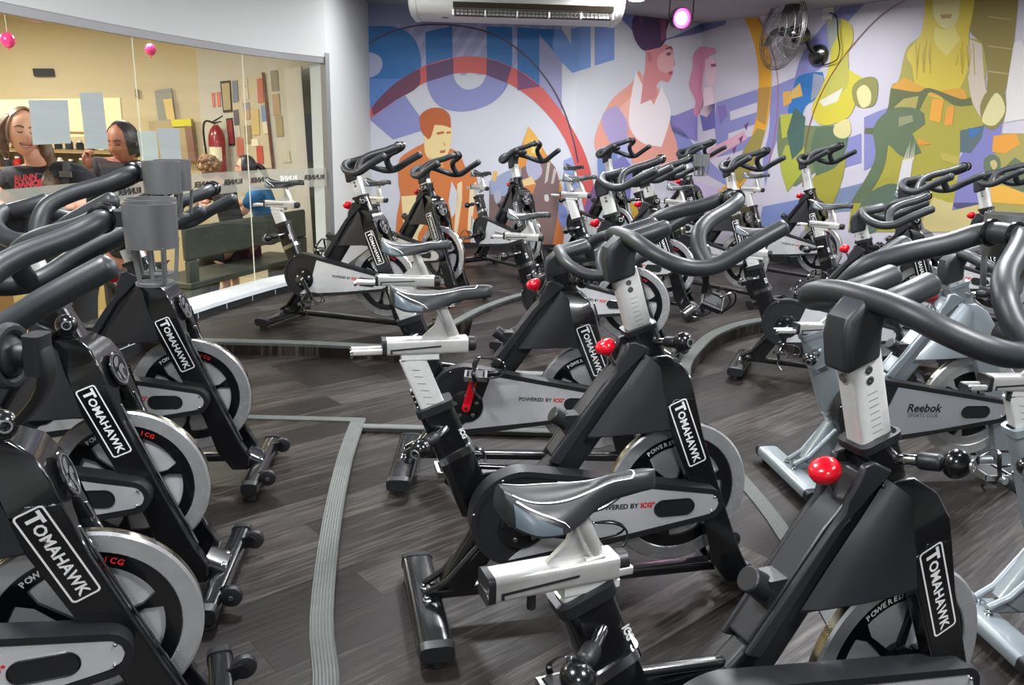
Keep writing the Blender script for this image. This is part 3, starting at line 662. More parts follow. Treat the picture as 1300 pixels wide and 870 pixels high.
for k_, lab in enumerate(('mural panel with the blue letters, the red arch and the orange cyclist', 'mural panel in the middle with the pink woman in profile', 'mural panel on the right with yellow-green riders and an ochre arc')):
    tag(link('mural', MU.mbs[k_].mesh('mural', flat=True)), lab, 'mural', 'wall mural panels')

# ============================================================ THE STUDIO BIKE (built once, in its own frame: x forward, y left, z up)
# every part: (name, mesh, index of parent part or None, moving group, bevel)
PARTS = []
def part(name, mb, parent=None, grp=None, bevel=0, flat=False, ang=38, label=None):
    PARTS.append(dict(name=name, me=mb.mesh(name, flat=flat, ang=ang), parent=parent, grp=grp, bevel=bevel, label=label)); return len(PARTS) - 1
HD = Vector((-.32, 0, .947)); SD = Vector((-.36, 0, .933))
# frame ------------------------------------------------------
m = MB()
m.beam((-.238, 0, .69), (-.105, 0, .36), .100, .062, BLK, r=(1, 1.1))
m.beam((-.105, 0, .36), (-.03, 0, .30), .11, .062, BLK)
m.beam((.0, 0, .40), (-.175, 0, .095), .10, .06, BLK)
m.beam((.0, 0, .33), (.15, 0, .47), .11, .06, MBK, r=(1, .95))
m.beam((.12, 0, .42), (.385, 0, .815), .092, .055, MBK)
m.prism([(-.125, .47), (.09, .47), (.03, .36), (-.1, .33)], -.02, .02, BLK)
m.beam((-.135, 0, .495), (.12, 0, .465), .018, .03, BLK, p=2.5)
m.sweep([(-.26, -.03, .10), (-.20, -.035, .135), (-.10, -.045, .26)], .011, BLK); m.sweep([(-.26, .03, .10), (-.20, .035, .135), (-.10, .045, .26)], .011, BLK)
m.beam((-.25, 0, .085), (.70, 0, .085), .035, .05, BLK, p=4)
m.beam((.432, 0, .775), (.372, 0, .905), .088, .066, BLK, p=6)
m.beam((.376, 0, .893), (.371, 0, .908), .10, .078, MBK, p=6)
m.beam((-.232, 0, .675), (-.240, 0, .697), .112, .074, MBK, p=6)
for s in (-1, 1): m.cyl((.055, .055 * s, .395), (.055, .062 * s, .395), .012, SCREW)
iF = part('frame', m)
m = MB(); m.beam((-.169, 0, .532), (-.179, 0, .553), .112, .072, CHR, p=6); part('clamp_ring', m, iF)
m = MB(); put_text(m, 'ICG', .020, WHT, (-.158, -.0345, .61), (.42, 0, -.907), (.907, 0, .42), bold=.001); part('side_decal', m, iF, flat=True)
# fork -------------------------------------------------------
SIDE = [(.368, .822), (.458, .826), (.498, .795), (.522, .748), (.573, .575), (.683, .302), (.735, .18), (.77, .115), (.765, .06), (.70, .06), (.645, .139), (.604, .282), (.452, .62), (.43, .70)]
m = MB()
for s in (-1, 1):
    leg = [(.47, .70), (.535, .70), (.573, .575), (.683, .302), (.735, .18), (.77, .115), (.765, .06), (.70, .06), (.645, .139), (.604, .282), (.452, .62), (.44, .67)]
    m.prism(leg, s * .052, s * .09, BLK)
top = [(.372, .82), (.456, .824), (.497, .795), (.522, .748), (.541, .68), (.43, .68), (.42, .72)]
n = len(top); W_ = [.048, .048, .072, .088, .09, .09, .085]
vs = [(a, -w, b_) for (a, b_), w in zip(top, W_)] + [(a, w, b_) for (a, b_), w in zip(top, W_)]
tri = tessellate_polygon([[Vector((a, b_, 0)) for a, b_ in top]])
m.add(vs, [tuple(t) for t in tri] + [tuple(i + n for i in t)[::-1] for t in tri] + [(i, (i + 1) % n, n + (i + 1) % n, n + i) for i in range(n)], BLK)
# arch below the emblem
arch = [(.09, .70), (.09, .56), (.055, .58), (.045, .63), (.025, .665), (0, .675), (-.025, .665), (-.045, .63), (-.055, .58), (-.09, .56), (-.09, .70)]
def fr(y, z, o=0): return (.541 + (.68 - z) * .30 + o, y, z)
A_ = [fr(y, z, .0) for y, z in arch]; B_ = [fr(y, z, -.03) for y, z in arch]; n = len(arch)
tri = tessellate_polygon([[Vector((a, b_, 0)) for a, b_ in arch]])
m.add(A_ + B_, [tuple(t) for t in tri] + [tuple(i + n for i in t)[::-1] for t in tri] + [(i, (i + 1) % n, n + (i + 1) % n, n + i) for i in range(n)], BLK)
iK = part('fork', m, bevel=.015); PARTS[iK]['seg'] = 3
m = MB()
for s in (-1, 1): m.sweep([(.557, s * .058, .63), (.578, s * .058, .575), (.688, s * .058, .302), (.738, s * .058, .18)], .0035, CHR, n=6)
part('edge_glint', m, iK)  # chrome strips stand in for the bright reflection along the leg edges
# name plate on both legs
lt, lb = Vector((.472, 0, .690)), Vector((.556, 0, .490)); ax = (lb - lt).normalized(); ay = Vector((-ax.z, 0, ax.x))
for s in (-1, 1):
    m = MB(); c = (lt + lb) / 2 + Vector((.004, s * .0915, 0)); ex = ax if s < 0 else -ax
    ey = Vector((ex.z, 0, -ex.x)) * (1 if s < 0 else -1); ey = Vector((-ex.z, 0, ex.x)) if s < 0 else Vector((ex.z, 0, -ex.x))
    o = rrect(.222, .060, .009); i_ = rrect(.214, .052, .006); k = len(o)
    V_ = [c + ex * a + ey * b_ for a, b_ in o] + [c + ex * a + ey * b_ for a, b_ in i_]
    m.add(V_, [(q, (q + 1) % k, k + (q + 1) % k, k + q) for q in range(k)], WHT)
    m.add([c + ex * a + ey * b_ - Vector((0, s * .0006, 0)) for a, b_ in i_], [tuple(range(k))], BLK)
    put_text(m, 'T', .044, WHT, c - ex * .089 + ey * .001, ex, ey, bold=.0018); put_text(m, 'OMAHAWK', .0325, WHT, c + ex * .0125 - ey * .001, ex, ey, bold=.0009, spacing=1.03)
    part('name_plate', m, iK, flat=True)
# emblem
m = MB(); ec = Vector(fr(0, .722, .0105)); en = Vector((.958, 0, .287)).normalized(); ez = Vector((-.287, 0, .958)); ey = Vector((0, 1, 0))
m.lathe([(0, 0), (.052, 0), (.052, .004), (.049, .005), (.047, .004), (0, .004)], ec, en, BLK, 32)
m.lathe([(.0455, .0045), (.0455, .0055), (.0425, .0055), (.0425, .0045)], ec, en, EMBG, 32, close=True)
for sh in ([(-.022, .03), (-.004, .037), (.014, .034), (.006, .02), (-.004, .012), (-.016, .008), (-.028, .012)], [(.0, .008), (.014, .012), (.026, .004), (.024, -.010), (.012, -.004), (.006, -.02), (.016, -.034), (-.002, -.036), (-.006, -.02), (-.014, -.004), (-.006, .006)], [(-.03, -.006), (-.022, -.002), (-.014, -.018), (-.018, -.032), (-.030, -.020)]):
    q = [ec + en * .0058 + ey * a + ez * b_ for a, b_ in sh]; m.add(q, [tuple(t) for t in tessellate_polygon([[Vector((a, b_, 0)) for a, b_ in sh]])], EMBG)
part('emblem', m, iK)
# sweat guard ------------------------------------------------
m = MB()
for s in (-1, 1):
    ridge = [(.352, .868), (.325, .862), (.318, .835), (.300, .805), (.296, .775), (.270, .745), (.10, .505), (.135, .49), (.30, .745), (.40, .845)]
    m.prism(ridge, s * .030, s * .045, FAIR)
    # bowed wing from the ridge to the fork
    g0 = [(.385, .83), (.33, .745), (.27, .66), (.215, .575)]; g1 = [(.415, .80), (.428, .73), (.448, .665), (.462, .60)]
    R0, R1 = [(a, s * .044, b_) for a, b_ in g0], [(a, s * .088, b_) for a, b_ in g1]; vs = []
    nn = 8
    for a, b_ in zip(R0, R1):
        for q in range(nn + 1):
            t = q / nn; p = Vector(a).lerp(Vector(b_), t); p.y = s * (.044 + .046 * math.sin(t * math.pi / 2) ** .7); vs.append(p)
    for q in range(nn + 1):
        t = q / nn; vs.append(Vector((.215 + (.462 - .215) * t, s * (.040 + .040 * math.sin(t * math.pi / 2)), .565 + .03 * t - .0 + .02 * math.sin(math.pi * t))))
    m.add(vs, [(r * (nn + 1) + q, r * (nn + 1) + q + 1, (r + 1) * (nn + 1) + q + 1, (r + 1) * (nn + 1) + q) for r in range(4) for q in range(nn)], FAIR)
m.prism([(.335, .845), (.318, .80), (.288, .765), (.262, .738), (.11, .52), (.13, .50), (.30, .73), (.37, .84)], -.030, .030, FAIR)
iS = part('sweat_guard', m, bevel=.005)
m = MB(); m.cyl((.185, 0, .60), (.118, 0, .643), .026, MBK); m.box((.178, 0, .607), (.05, .05, .07), MBK, 0); m.lathe([(.036, 0), (.040, .005), (.040, .014), (.030, .014), (.030, 0)], (.20, 0, .585), (-.067, 0, .043), CHR, 24, close=True)
part('brake_housing', m)
# brake knob
m = MB(); m.cyl((.318, 0, .765), (.285, 0, .822), .0055, SCREW); m.lathe([(0, 0), (.010, .0), (.014, .006), (.020, .011), (.0285, .019), (.031, .028), (.0305, .036), (.026, .044), (.015, .049), (0, .050)], (.287, 0, .818), (-.46, 0, .888), RED, 28)
iBK = part('brake_knob', m)
# chain guard ------------------------------------------------
GC, GT = (0, .372), (.585, .368)
m = MB(); out = hull2(GC, .149, GT, .052); inn = hull2(GC, .133, GT, .036); k = len(out)
for y0, y1 in ((-.132, -.075),):
    V_ = [(a, y0, b_) for a, b_ in out] + [(a, y0, b_) for a, b_ in inn] + [(a, y1, b_) for a, b_ in out]
    m.add(V_, [(i, (i + 1) % k, k + (i + 1) % k, k + i) for i in range(k)] + [(i, (i + 1) % k, 2 * k + (i + 1) % k, 2 * k + i) for i in range(k)] + [tuple(range(2 * k, 3 * k))], MBK)
    V_ = [(a, y0, b_) for a, b_ in inn] + [(a, y0 + .005, b_) for a, b_ in inn]
    m.add(V_, [(i, (i + 1) % k, k + (i + 1) % k, k + i) for i in range(k)] + [tuple(range(k, 2 * k))], MBK)
for a, b_ in ((-.141, .40), (-.02, .232), (.60, .345), (.605, .392), (-.06, .498)): m.ball((a, -.133, b_), .0045, SCREW, n=8, k=6)
iG = part('chain_guard', m)
m = MB(); pl = [(.085, .4875), (.58, .404), (.600, .400), (.616, .385), (.621, .368), (.614, .350), (.598, .338), (.575, .333), (.30, .288), (-.035, .244), (.03, .30), (.055, .33), (.068, .37)]
pl = [(.105, .4825)] + pl[1:]
m.prism(pl[::-1], -.1305, -.127, ALU); iP = part('guard_panel', m, iG, flat=True)
m = MB(); c = (.475, -.1312, .368); q = rrect(.128, .052, .0255, 6); m.add([(c[0] + a, -.1318, c[2] + b_) for a, b_ in q], [tuple(range(len(q)))], MBK); m.sweep([(c[0] + a, -.1318, c[2] + b_) for a, b_ in q], .0022, BLK, n=6, closed=True); part('panel_slot', m, iG)
m = MB(); put_text(m, 'POWERED BY', .022, BLKP, (.290, -.1315, .385), (1, 0, -.02), (.02, 0, 1), bold=.0006); put_text(m, 'ICG°', .022, REDP, (.388, -.1315, .383), (1, 0, -.02), (.02, 0, 1), bold=.0012); iLT = part('lettering', m, iG, flat=True)
# bottom bracket disc and cranks
m = MB(); m.lathe([(0, 0), (.066, 0), (.07, .004), (.07, .010), (.06, .013), (0, .013)], (.006, -.126, .352), (0, -1, 0), BLK, 36)
for k_ in range(5):
    a = R_(72 * k_ + 20); m.cyl((.006 + .046 * math.cos(a), -.138, .352 + .046 * math.sin(a)), (.006 + .046 * math.cos(a), -.144, .352 + .046 * math.sin(a)), .0075, SCREW, 12)
iB = part('crank_disc', m)
def crank(side, red=False):
    m = MB(); y = side * .152; m.beam((0, y, 0), (.165, y + side * .01, 0), .034, .014, RED if red else BLK, p=3, n=14, r=(1, .8))
    m.cyl((0, side * .14, 0), (0, side * .163, 0), .017, RED if red else BLK); m.cyl((0, side * .16, 0), (0, side * .165, 0), .008, BRASS, 10); m.cyl((.165, side * .15, 0), (.165, side * .175, 0), .012, SCREW, 12)
    return m
def pedal(side):
    m = MB(); x, y = .165, side * .225
    m.box((x, y, 0), (.055, .085, .016), MBK); m.box((x - .04, y, 0), (.010, .09, .022), SCREW); m.box((x + .04, y, 0), (.010, .09, .022), SCREW)
    for s in (-1, 1): m.box((x, y + s * .044, 0), (.09, .006, .018), SCREW)
    for s in (-1, 1): m.sweep(catmull([(x + .04, y + s * .035, 0), (x + .10, y + s * .032, .012), (x + .115, y + s * .01, .045), (x + .08, y + s * .008, .07), (x + .02, y, .075)], 4), .0035, BLK, n=6)
    m.sweep(catmull([(x, y - .05, -.012), (x - .01, y - .052, .03), (x + .01, y, .08), (x - .01, y + .052, .03), (x, y + .05, -.012)], 5), 1, BLK, n=8, sq=(.001, .008, 3), side=(1, 0, 0))
    m.sweep(catmull([(x, y, -.012), (x - .01, y + side * .01, -.05), (x + .02, y + side * .03, -.085)], 4), 1, BLK, n=6, sq=(.001, .005, 3), side=(1, 0, 0))
    return m
for sd in (-1, 1):
    i = part('crank_arm', crank(sd)); PARTS[i]['grp'] = 'cR' if sd < 0 else 'cL'
    j = part('pedal', pedal(sd), i); PARTS[j]['grp'] = 'pR' if sd < 0 else 'pL'
# flywheel ---------------------------------------------------
FC = Vector((.54, -.0, .357)); FR = .236
m = MB(); m.lathe([(.190, -.012), (.192, -.0145), (.230, -.0145), (FR, -.010), (FR, .010), (.230, .0145), (.192, .0145), (.190, .012)], FC, (0, 1, 0), RIM, 96, close=True)
iW = part('flywheel', m, ang=25)
m = MB(); m.lathe([(FR + .0004, -.009), (FR + .0008, 0), (FR + .0004, .009)], FC, (0, 1, 0), BRASS, 96); part('polished_edge', m, iW)
m = MB(); m.lathe([(.155, -.008), (.190, -.011), (.190, .011), (.155, .008)], FC, (0, 1, 0), BLK, 72, close=True)
m.lathe([(.0, -.018), (.042, -.016), (.046, -.008), (.046, .008), (.042, .016), (0, .018)], FC, (0, 1, 0), BLK, 32)
for k_ in range(6):
    a = R_(60 * k_ + 18); ca, sa = math.cos(a), math.sin(a); w0, w1, w2 = .010, .006, .022
    q = [(FC.x + ca * r - sa * w, FC.z + sa * r + ca * w) for r, w in ((.038, w0), (.12, w1), (.160, w2), (.160, -w2), (.12, -w1), (.038, -w0))]
    m.prism(q, -.008, .008, BLK)
part('spokes', m, iW)
m = MB(); m.lathe([(.03, .002), (.158, .002), (.158, .004), (.03, .004)], FC, (0, 1, 0), ALU, 64, close=True); iWD = part('wheel_disc', m, iW)
m = MB()
for s in (-1, 1):
    word = 'POWERED BY ICG'
    for i, ch_ in enumerate(word):
        if ch_ == ' ': continue
        a = R_(128 - i * 5.0) if s < 0 else R_(52 + i * 5.0); r = .173
        o = FC + Vector((math.cos(a) * r, s * .0122, math.sin(a) * r)); up_ = Vector((math.cos(a), 0, math.sin(a))); rt = Vector((math.sin(a), 0, -math.cos(a))) * (1 if s < 0 else -1)
        put_text(m, ch_, .019, REDP if i > 10 else WHT, o, rt, up_, bold=.0005)
part('lettering', m, iW, flat=True)
m = MB(); m.cyl(FC + Vector((0, -.07, 0)), FC + Vector((0, .07, 0)), .012, SCREW); m.box((.6, 0, .37), (.03, .03, .03), BLK); part('axle', m, iW)
# feet ------------------------------------------------------
for nm, x in (('rear_foot', -.262), ('front_foot', .80)):
    m = MB(); m.sweep([(x, -.245, .052), (x, .245, .052)], 1, BLK, n=20, sq=(.026, .050, 4), side=(1, 0, 0)) if x < 0 else m.sweep([(x, -.245, .052), (x, .245, .052)], 1, BLK, n=20, sq=(.024, .030, 4), side=(1, 0, 0))
    if x > 0: m.beam((.74, 0, .09), (.80, 0, .06), .06, .12, BLK, p=5)
    i = part(nm, m)
    for s in (-1, 1):
        m = MB(); w = .052 if x < 0 else .033
        m.sweep([(x, s * .232, .052), (x, s * .262, .050)], [1, .94], MBK, n=20, sq=(.028, w, 4), side=(1, 0, 0)); m.cyl((x, s * .235, .03), (x, s * .235, .0), .021, RUB)
        part('rubber_foot', m, i)
    for s in (-1, 1):
        m = MB(); m.cyl((x, s * .035, .075), (x, s * .035, .084), .014, CHR, 16); m.cyl((x, s * .035, .084), (x, s * .035, .094), .009, CHR, 8); part('bolt', m, i)
    if x > 0:
        for s in (-1, 1):
            m = MB(); m.prism([(.81, .075), (.85, .085), (.868, .07), (.858, .05), (.81, .035)], s * .150 - .004, s * .150 + .004, BLK); part('wheel_bracket', m, i)
            m = MB(); m.lathe([(0, -.014), (.020, -.014), (.031, -.010), (.033, 0), (.031, .010), (.020, .014), (0, .014)], (.857, s * .172, .062), (0, 1, 0), MBK, 28); m.cyl((.857, s * .155, .062), (.857, s * .190, .062), .008, CHR, 12); part('transport_wheel', m, i)
def SHF(mb): mb.v = [(a + .018, b_, c - .047) for a, b_, c in mb.v]
# saddle side -----------------------------------------------
m = MB(); m.beam((-.150, 0, .46), (-.300, 0, .835), .072, .040, POSTM, p=7)
m.sweep([(-.330, 0, .838), (-.225, 0, .838)], 1, POSTM, n=12, sq=(.010, .022, 6), side=(0, 1, 0))
m.beam((-.465, -.016, .857), (-.20, -.016, .857), .016, .012, SIL, p=4); m.beam((-.465, .016, .857), (-.20, .016, .857), .016, .012, SIL, p=4)
m.beam((-.469, 0, .852), (-.462, 0, .852), .022, .05, CHR, p=4)
for k_ in range(5):
    c = Vector((-.300, 0, .835)) + Vector((.36, 0, -.93)) * (.10 + .018 * k_); m.box((c.x - .0345, 0, c.z - .013), (.010, .03, .010), BLK)
SHF(m); iSP = part('seat_post', m, grp='s')
m = MB()
for k_ in range(9):
    c = Vector((-.300, -.0204, .835)) + Vector((.36, 0, -.93)) * (.035 + .022 * k_); m.beam((c.x - .014, c.y, c.z), (c.x + .010, c.y, c.z - .002), .0012, .0006, BLKP, p=2)
SHF(m); part('height_scale', m, iSP, grp='s')
m = MB(); m.sweep([(-.372, 0, .868), (-.142, 0, .868)], 1, SIL, n=20, sq=(.0225, .026, 6), side=(0, 1, 0))
m.beam((-.205, 0, .885), (-.168, 0, .890), .016, .04, SIL, p=4)
m.sweep([(-.178, 0, .885), (-.228, 0, 1.000)], .0165, SIL, n=16)
m.prism([(-.275, .888), (-.17, .888), (-.200, .955), (-.222, .965), (-.235, .925)], -.006, .006, SIL)
SHF(m)
iSL = part('seat_slider', m, grp='st', bevel=.0015)
m = MB(); m.sweep([(-.382, 0, .868), (-.370, 0, .868)], 1, MBK, n=16, sq=(.024, .028, 6), side=(0, 1, 0)); m.cyl((-.142, 0, .868), (-.118, 0, .868), .021, MBK); SHF(m); part('end_cap', m, iSL, grp='st')
m = MB(); m.prism([(-.36, .864), (-.22, .872), (-.22, .868), (-.355, .860), (-.355, .852), (-.36, .852)], -.0275, -.026, MBK); m.cyl((-.30, -.01, .845), (-.30, -.01, .815), .008, MBK, 12); SHF(m); part('locking_lever', m, iSL, grp='st')
# saddle
def saddle():
    m = MB(); X0, X1 = -.338, -.055; N_, K_ = 28, 22
    def w(t): return .074 * (1 - .0) * (max(0, math.sin(min(1, (t + .035) / .20) * math.pi / 2)) ** .6) * (1 if t < .25 else 1) if t < .22 else (.019 + (.074 - .019) * (.5 + .5 * math.cos(min(1, (t - .22) / .48) * math.pi))) * (1 if t < .93 else math.sqrt(max(0, 1 - ((t - .93) / .075) ** 2)) * .98 + .02)
    def zt(t): return .985 + .012 * (1 - min(1, t / .2)) ** 2 - .010 * math.sin(math.pi * min(1, t / .7)) + .006 * max(0, t - .6) / .4 - (.004 * max(0, (t - .88) / .12) ** 2)
    def th(t): return .050 - .022 * t
    def pt(t, a):                     # a -1..1 across the top
        W0, Z = w(t), zt(t); ang = a * 1.45
        return Vector((X0 + (X1 - X0) * t, W0 * math.sin(ang) / math.sin(1.45), Z - th(t) * (1 - math.cos(ang)) / (1 - math.cos(1.45)) * (.55 + .45 * abs(a)) - .005 * math.exp(-(a / .18) ** 2) * (1 if t < .6 else 0)))
    vs = []
    for i in range(N_ + 1):
        t = i / N_; row = [pt(t, -1 + 2 * j / K_) for j in range(K_ + 1)]
        vs += row; vs += [Vector((row[-1].x, row[-1].y * .8, row[-1].z - .004)), Vector((row[0].x, row[0].y * .8, row[0].z - .004))]
    r = K_ + 3; fs = [(i * r + j, i * r + (j + 1) % r, (i + 1) * r + (j + 1) % r, (i + 1) * r + j) for i in range(N_) for j in range(r)]
    fs += [tuple(range(r)), tuple(N_ * r + j for j in range(r))[::-1]]
    m.add(vs, fs, SADL)
    return m, pt
m, SPT = saddle(); iSA = part('saddle', m, grp='st', ang=60)
m = MB()
def ribbon(mb, path, w, mt, lift=.0012):
    P_ = [SPT(t, a) + Vector((0, 0, lift)) for t, a in path]; vs = []
    for i, p in enumerate(P_):
        d = (P_[min(i + 1, len(P_) - 1)] - P_[max(i - 1, 0)]).normalized(); n_ = d.cross(Vector((0, 0, 1))).normalized()
        a_ = path[i][1]; n_ = (n_ + Vector((0, 0, -abs(a_) * .4 * (1 if n_.y * a_ > 0 else -1)))).normalized()
        vs += [p + n_ * w / 2, p - n_ * w / 2]
    mb.add(vs, [(2 * i, 2 * i + 1, 2 * i + 3, 2 * i + 2) for i in range(len(P_) - 1)], mt)
for s in (-1, 1):
    ribbon(m, [(.04 + .78 * i / 20, s * (.30 + .20 * (i / 20))) for i in range(21)], .0035, WHT)
    ribbon(m, [(.05, s * (.45)), (.10, s * .50), (.17, s * .58), (.24, s * .68), (.30, s * .80), (.33, s * .92)], .0045, WHT)
ribbon(m, [(.82, -.5), (.845, -.3), (.85, 0), (.845, .3), (.82, .5)], .003, WHT)
part('white_stripe', m, iSA, grp='st')
m = MB()
for s in (-1, 1):
    vs = []; rows = 8
    for i in range(rows + 1):
        for j in range(7):
            t = .03 + .25 * i / rows; a0, a1 = .50 + .40 * (t / .3), .98; vs.append(SPT(t, s * (a0 + (a1 - a0) * j / 6)) + Vector((-.0005, s * .0016, .0022 * math.sin(math.pi * i / rows) + .0008)))
    m.add(vs, [(i * 7 + j, i * 7 + j + 1, (i + 1) * 7 + j + 1, (i + 1) * 7 + j) for i in range(rows) for j in range(6)], SADP)
iPA = part('side_pad', m, iSA, grp='st')
m = MB()
for s in (-1, 1):
    m.sweep(catmull([(-.30, s * .022, .945), (-.25, s * .022, .938), (-.17, s * .020, .938), (-.12, s * .012, .955), (-.085, s * .008, .970)], 4), .0035, CHR, n=8)
m.beam((-.225, 0, .948), (-.19, 0, .948), .026, .05, MBK, p=3); m.cyl((-.21, -.032, .948), (-.21, .032, .948), .012, SCREW, 12)
part('saddle_rails', m, iSA, grp='st')
m = MB(); m.sweep([(-.205, -.028, .625), (-.245, -.065, .613)], .011, CHR); m.sweep([(-.243, -.062, .614), (-.262, -.078, .609)], .018, MBK); m.ball((-.288, -.102, .600), .030, BLK, (1, 1.05, .92)); m.lathe([(.010, 0), (.0135, .0), (.0135, .003), (.010, .003)], (-.306, -.127, .594), (-.5, -.85, -.15), EMBG, 20, close=True)
part('seat_knob', m)
# handlebar side --------------------------------------------
m = MB(); pb, pt_ = Vector((.335, 0, 1.013)), Vector((.335, 0, 1.013)) - HD * .30
m.beam(pt_, pb + HD * .02, .076, .046, POSTM, p=7)
for k_ in range(4):
    c = pb - HD * (.085 + .014 * k_); m.box((c.x + .036, -.016, c.z - .02), (.010, .008, .008), BLK)
iHP = part('handlebar_post', m, grp='h')
m = MB()
for k_ in range(2): c = pb - HD * (.016 + .022 * k_); m.lathe([(0, 0), (.0075, 0), (.0085, .0008), (.0085, .0015), (.004, .0022), (0, .0012)], (c.x - .001, -.0228, c.z), (0, -1, 0), SCREW, 16)
c = pb - HD * .024; m.lathe([(0, 0), (.0095, 0), (.0095, .002), (0, .001)], (c.x - .0375, 0, c.z - .012), (-.947, 0, -.32), SCREW, 16)
part('screw', m, iHP, grp='h')
m = MB()
for k_ in range(8):
    c = pb - HD * (.066 + .014 * k_); m.beam((c.x - .010, -.0232, c.z - .003), (c.x + .012, -.0232, c.z + .004), .001, .0006, BLKP, p=2)
part('height_scale', m, iHP, grp='h')
m = MB(); poly = [(.281, .992), (.360, 1.020), (.355, 1.075), (.372, 1.118), (.345, 1.145), (.312, 1.140), (.270, 1.098), (.266, 1.060)]
m.prism(poly, -.032, .032, FOAM); iST = part('stem', m, grp='h', bevel=.011)
PARTS[iST]['seg'] = 3
m = MB()
OB = [(.325, 0, 1.130), (.328, .06, 1.128), (.332, .11, 1.120), (.352, .165, 1.102), (.395, .208, 1.082), (.445, .225, 1.073), (.505, .238, 1.084), (.575, .246, 1.127), (.625, .247, 1.155), (.676, .247, 1.182)]
full = [(a, -b_, c_) for a, b_, c_ in OB[::-1]][:-1] + OB
m.sweep(catmull(full, 5), .0228, FOAM, n=16)
for s in (-1, 1): m.sweep([(.335, s * .048, 1.128), (.385, s * .046, 1.142), (.432, s * .043, 1.157)], .0235, FOAM, n=16)
AB = [(.478, .222, 1.083), (.470, .188, 1.118), (.482, .155, 1.156), (.525, .117, 1.184), (.60, .074, 1.210), (.648, .044, 1.233), (.656, 0, 1.239)]
full = AB[:-1] + [AB[-1]] + [(a, -b_, c_) for a, b_, c_ in AB[:-1][::-1]]
m.sweep(catmull(full, 6), .0215, FOAM, n=16)
iHB = part('handlebar', m, grp='h', ang=60)
for y in (-.026, .026):
    m = MB()
    for r, dx in ((.0215, 0),): m.sweep([(.655 + .0235 * math.cos(R_(a)) + 0, y, 1.238 + .0235 * math.sin(R_(a))) for a in range(0, 360, 20)], .0048, BLK, n=6, closed=True)
    part('rubber_ring', m, iHB, grp='h')
# head knob
m = MB(); m.sweep([(.418, -.028, .862), (.440, -.075, .872)], .011, CHR); m.sweep([(.438, -.07, .871), (.450, -.098, .877)], .017, MBK); m.ball((.462, -.125, .884), .028, BLK, (1.05, .85, 1.05)); m.lathe([(.009, 0), (.0125, .0), (.0125, .003), (.009, .003)], (.472, -.148, .888), (.3, -.9, .15), EMBG, 20, close=True)
iHK = part('head_knob', m)
# cup holder (only on some bikes)
def cups():
    m = MB()
    for y in (-.052, .052):
        m.lathe([(.046, .045), (.049, .045), (.047, -.04), (.044, -.04)], (.740, y, 1.226), (0, 0, 1), CUPM, 36, close=True)
        for a in (20, 110, 200, 290):
            x_, y_ = .745 + .042 * math.cos(R_(a)), y + .042 * math.sin(R_(a)); m.beam((x_, y_, 1.19), (.745 + (x_ - .745) * .8, y + (y_ - y) * .8, 1.118), .008, .012, CUPM, p=4, n=8)
        m.lathe([(0, 0), (.036, 0), (.036, .006), (.022, .006), (.022, .004), (0, .004)], (.740, y, 1.113), (0, 0, 1), CUPM, 28)
    m.box((.690, 0, 1.238), (.03, .06, .03), MBK); return m
CUPME = cups().mesh('cup_holder'); 
SETUP = dict(c=(0, .352))
def loose_split():
    global PARTS
    out = []; remap = {}
    for idx, p in enumerate(PARTS):
        if p['parent'] is not None: p['parent'] = remap[p['parent']]
        if p['name'] in ('end_cap', 'side_pad', 'screw', 'edge_glint'):
            me = p['me']; n = len(me.vertices); par = list(range(n))
            def fd_(i):
                while par[i] != i: par[i] = par[par[i]]; i = par[i]
                return i
            for e_ in me.edges: par[fd_(e_.vertices[0])] = fd_(e_.vertices[1])
            groups = {}
            for f_ in me.polygons: groups.setdefault(fd_(f_.vertices[0]), []).append(f_)
            remap[idx] = len(out)
            for fs in groups.values():
                ids = sorted({v for f_ in fs for v in f_.vertices}); mp_ = {v: i for i, v in enumerate(ids)}
                m2 = bpy.data.meshes.new(p['name']); m2.from_pydata([me.vertices[v].co for v in ids], [], [[mp_[v] for v in f_.vertices] for f_ in fs])
                for mt_ in me.materials: m2.materials.append(mt_)
                m2.polygons.foreach_set('material_index', [f_.material_index for f_ in fs]); m2.shade_smooth(); m2.set_sharp_from_angle(angle=R_(38))
                q = dict(p); q['me'] = m2; out.append(q)
        else: remap[idx] = len(out); out.append(p)
    PARTS = out; return remap
_rm = loose_split(); iG, iW = _rm[iG], _rm[iW]
def seat_off(g, h, s, t):
    if g == 'h': return HD * h
    if g == 's': return SD * s
    if g == 'st': return SD * s + Vector((t, 0, 0))
    return Vector((0, 0, 0))
SILVER_SWAP = {'black_gloss_paint': SPAINT}
